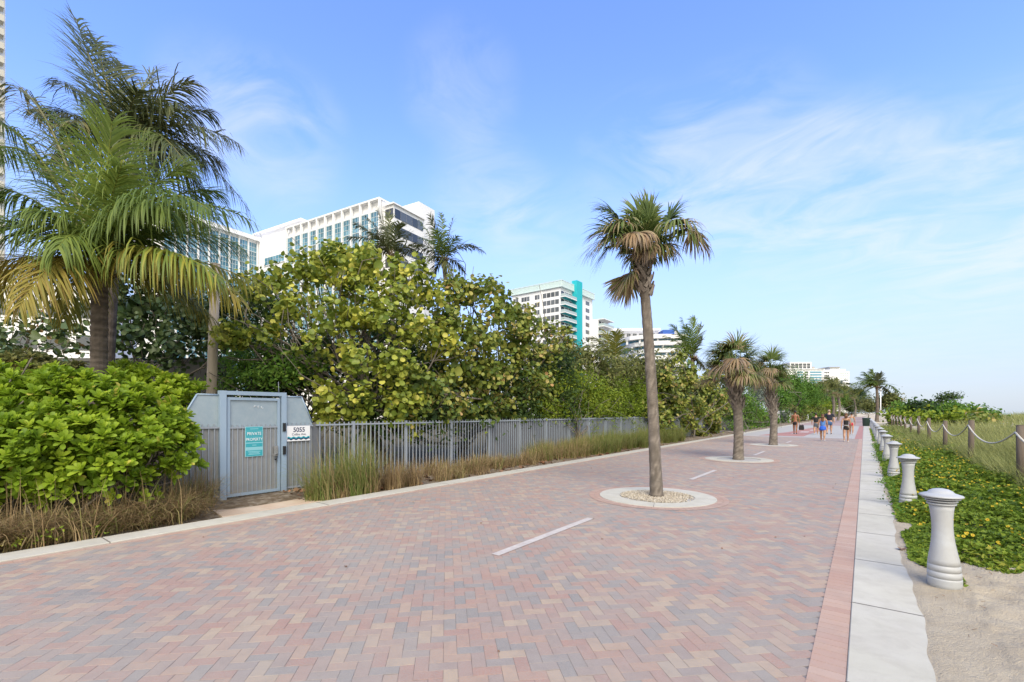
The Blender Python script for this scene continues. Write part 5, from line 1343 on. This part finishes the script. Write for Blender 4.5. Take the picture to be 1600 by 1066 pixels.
for k in range(9):
    z = HT2-11-k*2.92
    bb = MB(); bb.box2((tx-1,ty+26.2,z),(tx+4.6,ty+36,z+.3)); bal = bb.build('balcony', M['white_wall'], tb)
    if k:
        b3 = MB(); b3.box2((tx+4.5,ty+26.3,z+.31),(tx+4.56,ty+35.9,z+1.3)); b3.box2((tx+2,ty+26.25,z+.31),(tx+4.49,ty+26.3,z+1.3)); b3.build('railing', M['rail'], bal)
        b4 = MB()
        for j in range(3): b4.add([(tx+2.03,ty+26.6+j*3,z+.4),(tx+2.03,ty+29+j*3,z+.4),(tx+2.03,ty+29+j*3,z+2.5),(tx+2.03,ty+26.6+j*3,z+2.5)], [(0,1,2,3)], .3)
        b4.build('balcony_door', M['glass_dark'], bal)

# curved white terraces ---------------------------------------------------------
c0 = P(1000,645,205)
cb = building_root('white hotel with curved terraces behind the near palm trunk', (c0[0],c0[1],0))
pl_, pr_ = P(938,512,215), P(1043,514,212)
def slab_poly(us, Zs, z0, z1, depth=14):
    f = [P(u,645,Z) for u,Z in zip(us,Zs)]
    back = np.array([-ST,CT,0])*depth
    poly = [(p[0],p[1],z0) for p in f]+[(p[0]+back[0],p[1]+back[1],z0) for p in f[::-1]]
    return poly, (0,0,z1-z0)
def H(v, Z): return HCAM+(V0-v)/FPX*Z
Zb = 214
mb = MB(); po, ax = slab_poly([940,1000,1060],[Zb+4,Zb+3,Zb+2],0,H(516,Zb)); mb.prism(po, ax); mb.build('wall', M['white_wall'], cb)
mb = MB(); po, ax = slab_poly([938,1000,1032],[Zb+1,Zb,Zb],H(516,Zb),H(513,Zb)); mb.prism(po, ax); mb.build('roof', M['white_wall'], cb)
mb = MB(); po, ax = slab_poly([1036,1054],[Zb-4,Zb-4],H(524.5,Zb-4),H(515.5,Zb-4),8); mb.prism(po, ax); mb.build('roof_screen', M['blue_box'], cb)
for k in range(9):
    g = P(951+k*9.5,530,Zb+1.2); r_ = np.array([CT,ST,0])
    q0, q1 = P(951+k*9.5,528.5,Zb+2.2), P(957+k*9.5,521.5,Zb+2.2)
    a = np.array([q0[0],q0[1],q0[2]]); b = np.array([q1[0],q1[1],q0[2]])
    pane(cb, [a,b,[b[0],b[1],q1[2]],[a[0],a[1],q1[2]]], 2)
for k,(ve,ue) in enumerate(((528,962),(538,970),(549,976),(560,972),(571,968))):
    us_ = [ue,ue+8,ue+22,ue+42,ue+70,1075]; zs_ = [Zb+3,Zb-4,Zb-10,Zb-14,Zb-16,Zb-16]
    mb = MB(); po, ax = slab_poly(us_, zs_, H(ve+3.6,Zb-10), H(ve-2.4,Zb-10), 22); mb.prism(po, ax); tr_ = mb.build('terrace', M['white_wall'], cb)
    mb = MB(); po, ax = slab_poly(us_, [z+3.5 for z in zs_], H(ve-2.4,Zb-10)-8, H(ve+3.6,Zb-10)-.02, 16)
    po = [(p[0],p[1],H(ve+10,Zb-10)) for p in po]; mb.prism(po, (0,0,H(ve+3.7,Zb-10)-H(ve+10,Zb-10)), .35)
    mb.build('terrace_glazing', M['glass_teal'], tr_)
    for i in range(1,6):
        a = P(us_[i]-4,645,zs_[i]+1.8)
        mb = MB(); mb.box2((a[0]-.35,a[1]-.35,H(ve+10,Zb-10)),(a[0]+.35,a[1]+.35,H(ve+3.7,Zb-10))); mb.build('column', M['white_wall'], tr_)

# far hotel ------------------------------------------------------------------------
Zh = 500; k_ = Zh/FPX
hc = P(1268,645,Zh)
hb = building_root('far white hotel with stepped roof at the end of the path', (hc[0],hc[1],0))
ra = math.atan2(ST,CT)
def hbox(u0,u1,v0,v1,Z,depth,name,m,parent):
    a = P(u0,v1,Z); b = P(u1,v0,Z); mid = (a+b)/2; w = (u1-u0)*Z/FPX
    mb = MB(); mb.box((mid[0]-ST*depth/2,mid[1]+CT*depth/2,(max(a[2],0)+b[2])/2),(w,depth,b[2]-max(a[2],0)),ra); return mb.build(name, M[m], parent)
hbox(1228,1287,577,645,Zh,20,'wall','white_wall',hb); hbox(1234,1268,566,577.05,Zh+2,14,'penthouse','white_wall',hb); hbox(1268,1273,573,577.02,Zh+3,12,'penthouse','greycon',hb)
hbox(1226,1289,576.4,577.3,Zh-1.2,22,'roof','white_wall',hb)
for r_ in range(2):
    for j in range(5): hbox(1236.5+j*6.2,1241.3+j*6.2,568+r_*4.3,571.4+r_*4.3,Zh+1.6,.8,'window','glass_dark',hb)
for f in range(11):
    v = 580.5+f*4.1
    for (ua,ub,m) in ((1240,1243.5,'glass_dark'),(1246,1255,'glass_teal'),(1257.5,1263,'glass_dark'),(1266,1284,'glass_teal')):
        hbox(ua,ub,v,v+2.2,Zh-.4,.8,'window',m,hb)
h2 = building_root('far white hotel wing beyond the stepped hotel, with flat tower', (P(1305,645,540)[0],P(1305,645,540)[1],0))
hbox(1287,1297,578,645,535,16,'wall','white_wall',h2); hbox(1297,1312,574,645,545,20,'wall','white_wall',h2); hbox(1296,1313,573.3,574.5,543.5,22,'roof','greycon',h2)
for f in range(3):
    for j in range(3): hbox(1288.5+j*2.8,1290.3+j*2.8,581+f*4.5,583+f*4.5,534.5,.8,'window','glass_dark',h2)
for j in range(6): hbox(1288+j*3.4,1290.6+j*3.4,588.6,589.8,534.3,.8,'window','glass_dark',h2)
h3 = building_root('palest farthest building right of the far hotels', (P(1320,645,600)[0],P(1320,645,600)[1],0))
hbox(1312,1327,580,645,600,20,'wall','white_wall',h3); hbox(1313,1321,577,580.05,604,12,'penthouse','white_wall',h3)
for f in range(4):
    for j in range(4): hbox(1313.5+j*3.3,1315.5+j*3.3,583+f*3.4,584.4+f*3.4,599.5,.8,'window','rail',h3)

# tall tower cut by the left edge ---------------------------------------------------
Zt = 93.0
e = P(-11.5,645,Zt+6)
tt_ = building_root('tall pale tower with stacked balconies cut off by the left edge', (e[0]-10,e[1],0))
mb = MB(); mb.box2((e[0]-24,e[1]-18,0),(e[0]-1.5,e[1]+2,96)); mb.build('wall', M['white_wall'], tt_)
M['cream'] = mat('cream_balcony', (.60,.57,.49), rough=.8, nscale=.5, namt=.3, ncol=(.5,.47,.40))
for k in range(30):
    z = 8.2+k*2.97
    mb = MB(); mb.box2((e[0]-24,e[1]-17,z),(e[0]+.35,e[1]+1.6,z+1.35)); mb.build('balcony', M['cream'], tt_)
    mb = MB(); mb.add([(e[0]-1.46,e[1]-17,z+1.4),(e[0]-1.46,e[1]+1,z+1.4),(e[0]-1.46,e[1]+1,z+2.9),(e[0]-1.46,e[1]-17,z+2.9)], [(0,1,2,3)], .3); mb.build('window', M['glass_dark'], tt_)
# low white building behind the left trees
q0, q1 = P(-160,645,40), P(150,645,44)
lw_ = building_root('low white building glimpsed behind the trees at the left edge', (q0[0],q0[1],0))
d = q1[:2]-q0[:2]; L = np.linalg.norm(d); an = math.atan2(d[1],d[0]); c = (q0+q1)/2; nv = np.array([-math.sin(an),math.cos(an)])
mb = MB(); mb.box((c[0]+nv[0]*4,c[1]+nv[1]*4,6.5),(L,8,13),an); mb.build('wall', M['white_wall'], lw_)
mb = MB(); mb.box((c[0]+nv[0]*4,c[1]+nv[1]*4,13.2),(L+.6,8.6,.4),an); mb.build('roof', M['white_wall'], lw_)
for k in range(4):
    for j in range(6):
        o_ = np.array([c[0],c[1]])+d/L*(-L/2+2+j*L/6.2)-nv*.03
        mb = MB(); mb.box((o_[0],o_[1],2.2+k*3),(1.6,.08,1.4),an); mb.build('window', M['glass_dark'], lw_)

# ------------------------------------------------------------------ people (all seen from behind, walking away)
def skin_mesh(verts, edges, radii, sub=2, smooth=True):
    me = bpy.data.meshes.new('tmp'); me.from_pydata([tuple(v) for v in verts], edges, []); me.update()
    o = bpy.data.objects.new('tmp', me); COL.objects.link(o)
    sk = o.modifiers.new('s','SKIN'); sk.branch_smoothing = .6; sk.use_smooth_shade = True
    sb = o.modifiers.new('u','SUBSURF'); sb.levels = sub; sb.render_levels = sub
    for d, r in zip(me.skin_vertices[0].data, radii):
        d.radius = r if hasattr(r,'__len__') else (r,r)
    me.skin_vertices[0].data[0].use_root = True
    dg = bpy.context.evaluated_depsgraph_get(); dg.update()
    out = bpy.data.meshes.new_from_object(o.evaluated_get(dg))
    bpy.data.objects.remove(o); bpy.data.meshes.remove(me)
    return out

class Skel:
    def __init__(s): s.v = []; s.e = []; s.r = []; s.ix = {}
    def a(s, name, p, r, par=None):
        s.ix[name] = len(s.v); s.v.append(np.array(p,float)); s.r.append(r)
        if par is not None: s.e.append((s.ix[par], s.ix[name]))
        return s
    def mesh(s, sub=1): return skin_mesh(s.v, s.e, s.r, sub)

def part(me, name, m, parent):
    me.name = name; me.materials.clear(); me.materials.append(m)
    for p in me.polygons: p.use_smooth = True
    o = bpy.data.objects.new(name, me); COL.objects.link(o); o.parent = parent; return o

def person(label, u, vfoot, H, skin, hair, top, bottom, shoe, stride=.2, wide=1.0, fem=False, hairlen=0, sleeves=.0, top_low=.0, skirt=False, legs_len=.5, arm=(.1,-.1), lead=1, hold=None, band=None):
    Zp = HCAM*FPX/(vfoot-V0); g = P(u,vfoot,Zp)
    rt = root('person', label, 'person', (g[0],g[1],.004))
    S = H/1.75; w = wide
    k = Skel(); sh = (.165 if fem else .19)*w; hp = .09*w
    k.a('pel',(0,0,.93*S),(.15*w*S,.115*w*S))
    k.a('wai',(0,.01,1.08*S),((.115 if fem else .135)*w*S,.095*w*S),'pel')
    k.a('che',(0,.01,1.27*S),((.145 if fem else .165)*w*S,.11*w*S),'wai')
    k.a('sho',(0,.0,1.40*S),(.11*w*S,.08*S),'che')
    k.a('nec',(0,.005,1.495*S),.052*S,'sho')
    k.a('jaw',(0,.03,1.56*S),(.062*S,.075*S),'nec')
    k.a('hea',(0,.02,1.64*S),(.078*S,.098*S),'jaw')
    k.a('cro',(0,.015,1.71*S),(.06*S,.075*S),'hea')
    k.a('nos',(0,.125*S,1.625*S),.014*S,'hea')
    for sd,n in ((-1,'l'),(1,'r')):
        k.a('ear'+n,(sd*.086*S,.01,1.63*S),.018*S,'hea')
        sw = arm[0] if sd < 0 else arm[1]
        k.a('as'+n,(sd*sh*S,0,1.405*S),.056*S*w**.5,'sho')
        k.a('ae'+n,(sd*(sh+.055)*S,-.02+sw*.45,1.13*S),.042*S*w**.5,'as'+n)
        wx = (sd*(sh+.07)*S, .03+sw, .90*S); k.a('aw'+n,wx,.029*S,'ae'+n)
        hx = (wx[0], wx[1]+.02, wx[2]-.075*S); k.a('ah'+n,hx,(.024*S,.034*S),'aw'+n)
        for q in range(4):
            fy = hx[1]+(-.027+.018*q)*S; ln = (.075,.085,.08,.062)[q]*S
            k.a('f%s%d'%(n,q),(hx[0]-sd*.004,fy,hx[2]-.035*S),.0085*S,'ah'+n)
            k.a('g%s%d'%(n,q),(hx[0]-sd*.012*S,fy+.006,hx[2]-.035*S-ln*.5),.008*S,'f%s%d'%(n,q))
            k.a('h%s%d'%(n,q),(hx[0]-sd*.030*S,fy+.008,hx[2]-.03*S-ln*.9),.007*S,'g%s%d'%(n,q))
        k.a('t%s'%n,(hx[0]-sd*.012,hx[1]+.04*S,hx[2]-.01*S),.010*S,'ah'+n)
        k.a('tt%s'%n,(hx[0]-sd*.022,hx[1]+.052*S,hx[2]-.05*S),.008*S,'t%s'%n)
        f = stride*(1 if sd == lead else -1)
        k.a('hi'+n,(sd*hp*S,0,.86*S),(.092*w*S,.10*w*S),'pel')
        k.a('kn'+n,(sd*hp*1.02*S,f*.55+.03,.49*S),.070*S*w**.6,'hi'+n)
        k.a('ca'+n,(sd*hp*1.0*S,f*.75-.015,.36*S),.066*S*w**.6,'kn'+n)
        lift = .0 if f > 0 else .05
        k.a('an'+n,(sd*hp*.95*S,f-.01,(.09+lift)*S),.034*S,'ca'+n)
        k.a('he'+n,(sd*hp*.95*S,f-.045,(.035+lift)*S),.032*S,'an'+n)
        k.a('to'+n,(sd*hp*1.1*S,f+.14*S,(.03+lift*.15)*S),(.036*S,.022*S),'an'+n)
    J = {n: k.v[i] for n,i in k.ix.items()}
    part(k.mesh(1),'body',skin,rt)
    for sd in (-1,1):
        mb = MB(); mb.lathe([(.001,-.009),(.009,0),(.001,.009)], (sd*.03*S,.108*S,1.645*S), 8); mb.build('eye', M['black'], rt) if False else None
    # clothes
    if top is not None:
        c = Skel(); lo = .90 if not top_low else top_low
        c.a('p',(0,.0,lo*S),(.158*w*S,.125*w*S)); c.a('w',(0,.01,1.10*S),((.128 if fem else .155)*w*S,.112*w*S),'p')
        c.a('c',(0,.01,1.27*S),((.152 if fem else .178)*w*S,.122*w*S),'w')
        c.a('s',(0,0,(1.395 if sleeves else 1.36)*S),(.115*w*S,.088*S),'c')
        if sleeves:
            for sd,n in ((-1,'l'),(1,'r')):
                c.a('a'+n,J['as'+n]+np.array([0,0,.004]),.068*S*w**.5,'s'); c.a('b'+n,J['as'+n]*(1-sleeves)+J['ae'+n]*sleeves,.064*S*w**.5,'a'+n)
        part(c.mesh(1),'shirt',top,rt)
    c = Skel(); c.a('p',(0,0,1.01*S),(.152*w*S,.122*w*S)); c.a('q',(0,0,.90*S),(.165*w*S,.13*w*S),'p')
    if skirt:
        c.a('r',(0,.0,.78*S),(.205*w*S,.16*w*S),'q'); c.a('t',(0,.0,.66*S),(.20*w*S,.16*w*S),'r')
    else:
        for n in ('l','r'):
            c.a('a'+n,J['hi'+n]*.75+J['kn'+n]*.25,(.108*w*S,.112*w*S),'q'); c.a('b'+n,J['hi'+n]*(1-legs_len)+J['kn'+n]*legs_len,.092*S*w**.8,'a'+n)
    part(c.mesh(1),'skirt' if skirt else 'shorts',bottom,rt)
    if band is not None:
        mb = MB(); mb.lathe([(.158*w*S,.965*S),(.162*w*S,.985*S),(.162*w*S,1.01*S),(.15*w*S,1.02*S)], WORLD[rt.name], 20); mb.build('waistband', band, rt)
    c = Skel(); c.a('a',(0,-.03,1.59*S),(.088*S,.085*S)); c.a('b',(0,-.018,1.68*S),(.105*S,.118*S),'a'); c.a('c',(0,.0,1.745*S),(.082*S,.10*S),'b')
    if hairlen:
        c.a('d',(0,-.06*S,1.52*S),(.085*S,.055*S),'a'); c.a('e',(.01,-.10*S,(1.45-hairlen)*S),(.075*S,.035*S),'d')
    part(c.mesh(1),'hair',hair,rt)
    for n in ('l','r'):
        c = Skel(); c.a('a',J['he'+n]+np.array([0,-.01,.003]),.043*S); c.a('b',J['an'+n]*.3+J['to'+n]*.7+np.array([0,-.01,-.012]),(.046*S,.036*S),'a'); c.a('c',J['to'+n]+np.array([0,.02,.004]),(.044*S,.028*S),'b')
        part(c.mesh(1),'shoe',shoe,rt)
    return rt, J, np.array([g[0],g[1],.004])
pm, J, o = person('shirtless man in black shorts carrying a black bag, walking away', 1242.5, 678.5, 1.80, M['skin_brown'], M['hair_black'], None, M['cl_black'], M['shoe'], .14, 1.0, legs_len=.62, arm=(.22,.05), lead=-1)
h = o+J['ahr']
bag = MB(); cx, cy, cz = h[0]+.13, h[1]+.02, h[2]-.34
prof = [(-.17,-.19),(.17,-.19),(.19,-.05),(.15,.19),(-.15,.19),(-.19,-.05)]
bag.prism([(cx+a*.95,cy-.06,cz+b) for a,b in prof], (0,.13,0))
rb = root('bag', 'black bag held by the shirtless man', 'bag', (cx,cy,cz-.19))
bag.build('bag_body', M['black'], rb)
hd = MB(); hd.tube([(cx-.10,cy,cz+.19),(cx-.11,cy,cz+.28),(h[0],h[1],h[2]-.07),(cx+.05,cy,cz+.28),(cx+.09,cy,cz+.19)], .012, 6); hd.build('bag_handle', M['black'], rb)
person('person in a loose black top and slate patterned shorts, second from the left', 1275, 679.2, 1.62, M['skin_tan'], M['hair_black'], M['cl_black'], M['cl_slate'], M['cl_white'], .13, 1.15, legs_len=.85, sleeves=.85, arm=(.02,-.02))
person('woman in a bright blue outfit with long brown hair and white shoes', 1285.5, 689.5, 1.58, M['skin_tan'], M['hair_brown'], M['cl_bluetop'], M['cl_blue'], M['cl_white'], .16, 1.08, fem=True, hairlen=.22, skirt=True, arm=(.1,.16), lead=-1)
person('broad man in a dark navy shirt and blue shorts', 1295.5, 678.7, 1.88, M['skin_light'], M['hair_grey'], M['cl_navy'], M['cl_denim'], M['shoe'], .25, 1.22, legs_len=.8, sleeves=.8, arm=(.05,-.1))
person('woman in a black tank top and black shorts with a pale waistband', 1322, 690.8, 1.63, M['skin_tan'], M['hair_brown'], M['cl_black'], M['cl_black'], M['cl_white'], .13, .98, fem=True, hairlen=.02, legs_len=.45, arm=(-.1,.12), top_low=1.0, band=M['cl_grey'])
person('woman in a grey tank top and red shorts, dark hair tied up', 1330.5, 679.5, 1.64, M['skin_tan'], M['hair_black'], M['cl_grey'], M['cl_red'], M['cl_white'], .2, .95, fem=True, legs_len=.5, arm=(.05,.1), lead=-1)

# ------------------------------------------------------------------ camera, sky, sun
cam = bpy.data.cameras.new('camera'); co = bpy.data.objects.new('camera', cam); COL.objects.link(co)
cam.sensor_width = 36; cam.lens = FPX/1600*36; cam.shift_y = 112/1600; cam.clip_end = 5000; cam.clip_start = .05
co.location = (0,0,HCAM); co.rotation_euler = (R(90),0,TH); SC.camera = co
SUN_EL, SUN_AZ = 46, 142      # azimuth: clockwise from +Y seen from above (0 = +Y, 90 = +X)
sx, sy, sz = math.sin(R(SUN_AZ))*math.cos(R(SUN_EL)), math.cos(R(SUN_AZ))*math.cos(R(SUN_EL)), math.sin(R(SUN_EL))
sl = bpy.data.lights.new('sun','SUN'); sl.energy = 1.6; sl.angle = R(35); sl.color = (1,.92,.80)
so = bpy.data.objects.new('sun', sl); COL.objects.link(so); so.location = (0,0,60)
so.rotation_euler = Vector((sx,sy,sz)).to_track_quat('Z','Y').to_euler()
W = bpy.data.worlds.new('World'); SC.world = W; W.use_nodes = True
nt = W.node_tree; nd = nt.nodes; L = nt.links
bg = nd['Background']; bg.inputs['Strength'].default_value = .15
sky = nd.new('ShaderNodeTexSky'); sky.sky_type = 'NISHITA'; sky.sun_disc = False
sky.sun_elevation = R(SUN_EL); sky.sun_rotation = R(SUN_AZ); sky.air_density = 1.0; sky.dust_density = .6; sky.ozone_density = 2.0
tc = nd.new('ShaderNodeTexCoord'); sp = nd.new('ShaderNodeSeparateXYZ'); L.new(tc.outputs['Generated'], sp.inputs[0])
# thin cirrus on a plane high above: direction divided by its height
zz = nd.new('ShaderNodeMath'); zz.operation = 'MAXIMUM'; zz.inputs[1].default_value = .02; L.new(sp.outputs['Z'], zz.inputs[0])
za = nd.new('ShaderNodeMath'); za.operation = 'ADD'; za.inputs[1].default_value = .12; L.new(zz.outputs[0], za.inputs[0])
dv = nd.new('ShaderNodeVectorMath'); dv.operation = 'DIVIDE'; cb_ = nd.new('ShaderNodeCombineXYZ')
for i in range(3): L.new(za.outputs[0], cb_.inputs[i])
L.new(tc.outputs['Generated'], dv.inputs[0]); L.new(cb_.outputs[0], dv.inputs[1])
mp = nd.new('ShaderNodeMapping'); mp.inputs['Rotation'].default_value = (0,0,R(-25)); mp.inputs['Scale'].default_value = (2.4,3.4,1); mp.inputs['Location'].default_value = (3.1,1.7,.37)
L.new(dv.outputs[0], mp.inputs['Vector'])
n1 = nd.new('ShaderNodeTexNoise'); n1.inputs['Scale'].default_value = 1.1; n1.inputs['Detail'].default_value = 10; n1.inputs['Roughness'].default_value = .58; n1.inputs['Distortion'].default_value = 1.1
L.new(mp.outputs[0], n1.inputs['Vector'])
r1 = nd.new('ShaderNodeMapRange'); r1.inputs['From Min'].default_value = .36; r1.inputs['From Max'].default_value = .66; L.new(n1.outputs['Fac'], r1.inputs['Value'])
acc = None
def skydir(u, v):
    d = P(u, v, 1.0) - np.array([0,0,HCAM]); return d/np.linalg.norm(d)
for (u, v, rad, wgt) in ((1150,270,11,1.0),(1000,250,8,.5),(1330,285,9,.8),(1560,310,10,.9),(1180,350,7,.6),(430,215,8,.8),(340,150,6,.5),(290,190,4,.8),(760,310,8,.6),(720,140,7,.45),(850,360,8,.4),(1400,420,16,.35)):
    dn = nd.new('ShaderNodeVectorMath'); dn.operation = 'DOT_PRODUCT'; L.new(tc.outputs['Generated'], dn.inputs[0]); dn.inputs[1].default_value = tuple(skydir(u, v))
    lr = nd.new('ShaderNodeMapRange'); lr.interpolation_type = 'SMOOTHSTEP'; lr.inputs['From Min'].default_value = math.cos(R(rad)); lr.inputs['From Max'].default_value = 1.0; lr.inputs['To Max'].default_value = wgt
    L.new(dn.outputs['Value'], lr.inputs['Value'])
    if acc is None: acc = lr.outputs[0]
    else:
        sm_ = nd.new('ShaderNodeMath'); sm_.operation = 'ADD'; sm_.use_clamp = True; L.new(acc, sm_.inputs[0]); L.new(lr.outputs[0], sm_.inputs[1]); acc = sm_.outputs[0]
mm = nd.new('ShaderNodeMath'); mm.operation = 'MULTIPLY'; L.new(r1.outputs[0], mm.inputs[0]); L.new(acc, mm.inputs[1])
# thin veil low in the sky
vl = nd.new('ShaderNodeMapRange'); vl.interpolation_type = 'SMOOTHSTEP'; vl.inputs['From Min'].default_value = .52; vl.inputs['From Max'].default_value = .0; vl.inputs['To Max'].default_value = .88; L.new(sp.outputs['Z'], vl.inputs['Value'])
ad = nd.new('ShaderNodeMath'); ad.operation = 'MAXIMUM'; L.new(mm.outputs[0], ad.inputs[0]); L.new(vl.outputs[0], ad.inputs[1])
adm = nd.new('ShaderNodeMath'); adm.operation = 'ADD'; adm.use_clamp = True; L.new(vl.outputs[0], adm.inputs[0]); L.new(mm.outputs[0], adm.inputs[1])
hs = nd.new('ShaderNodeHueSaturation'); hs.inputs['Saturation'].default_value = 1.1; hs.inputs['Value'].default_value = 1.46; L.new(sky.outputs[0], hs.inputs['Color'])
ml = nd.new('ShaderNodeMix'); ml.data_type = 'RGBA'; ml.blend_type = 'MULTIPLY'; ml.inputs[0].default_value = 1; L.new(hs.outputs[0], ml.inputs[6]); ml.inputs[7].default_value = (.70,.675,.85,1)
def blend(f, a, col):
    m_ = nd.new('ShaderNodeMix'); m_.data_type = 'RGBA'; L.new(f, m_.inputs[0]); L.new(a, m_.inputs[6]); m_.inputs[7].default_value = (*col,1); return m_.outputs[2]
o1 = blend(vl.outputs[0], ml.outputs[2], (1.60,1.88,2.22))
# bright cloud added to the unseen sky behind the camera as soft fill light
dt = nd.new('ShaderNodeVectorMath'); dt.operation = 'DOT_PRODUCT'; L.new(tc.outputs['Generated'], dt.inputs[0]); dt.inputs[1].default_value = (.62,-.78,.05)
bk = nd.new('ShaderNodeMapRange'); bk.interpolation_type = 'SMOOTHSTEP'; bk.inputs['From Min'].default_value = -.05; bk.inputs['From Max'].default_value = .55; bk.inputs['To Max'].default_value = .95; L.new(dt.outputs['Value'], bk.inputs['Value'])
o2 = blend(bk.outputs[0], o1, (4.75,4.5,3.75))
cl_ = nd.new('ShaderNodeMath'); cl_.operation = 'MULTIPLY'; cl_.inputs[1].default_value = .5; L.new(mm.outputs[0], cl_.inputs[0])
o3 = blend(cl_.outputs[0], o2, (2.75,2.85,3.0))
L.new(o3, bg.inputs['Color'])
SC.view_settings.view_transform = 'Standard'; SC.view_settings.look = 'None'; SC.view_settings.gamma = 1; SC.view_settings.exposure = 1.2
SC.cycles.max_bounces = 14; SC.cycles.diffuse_bounces = 8; SC.cycles.transmission_bounces = 10; SC.cycles.glossy_bounces = 3; SC.cycles.transparent_max_bounces = 8
SC.cycles.use_denoising = True
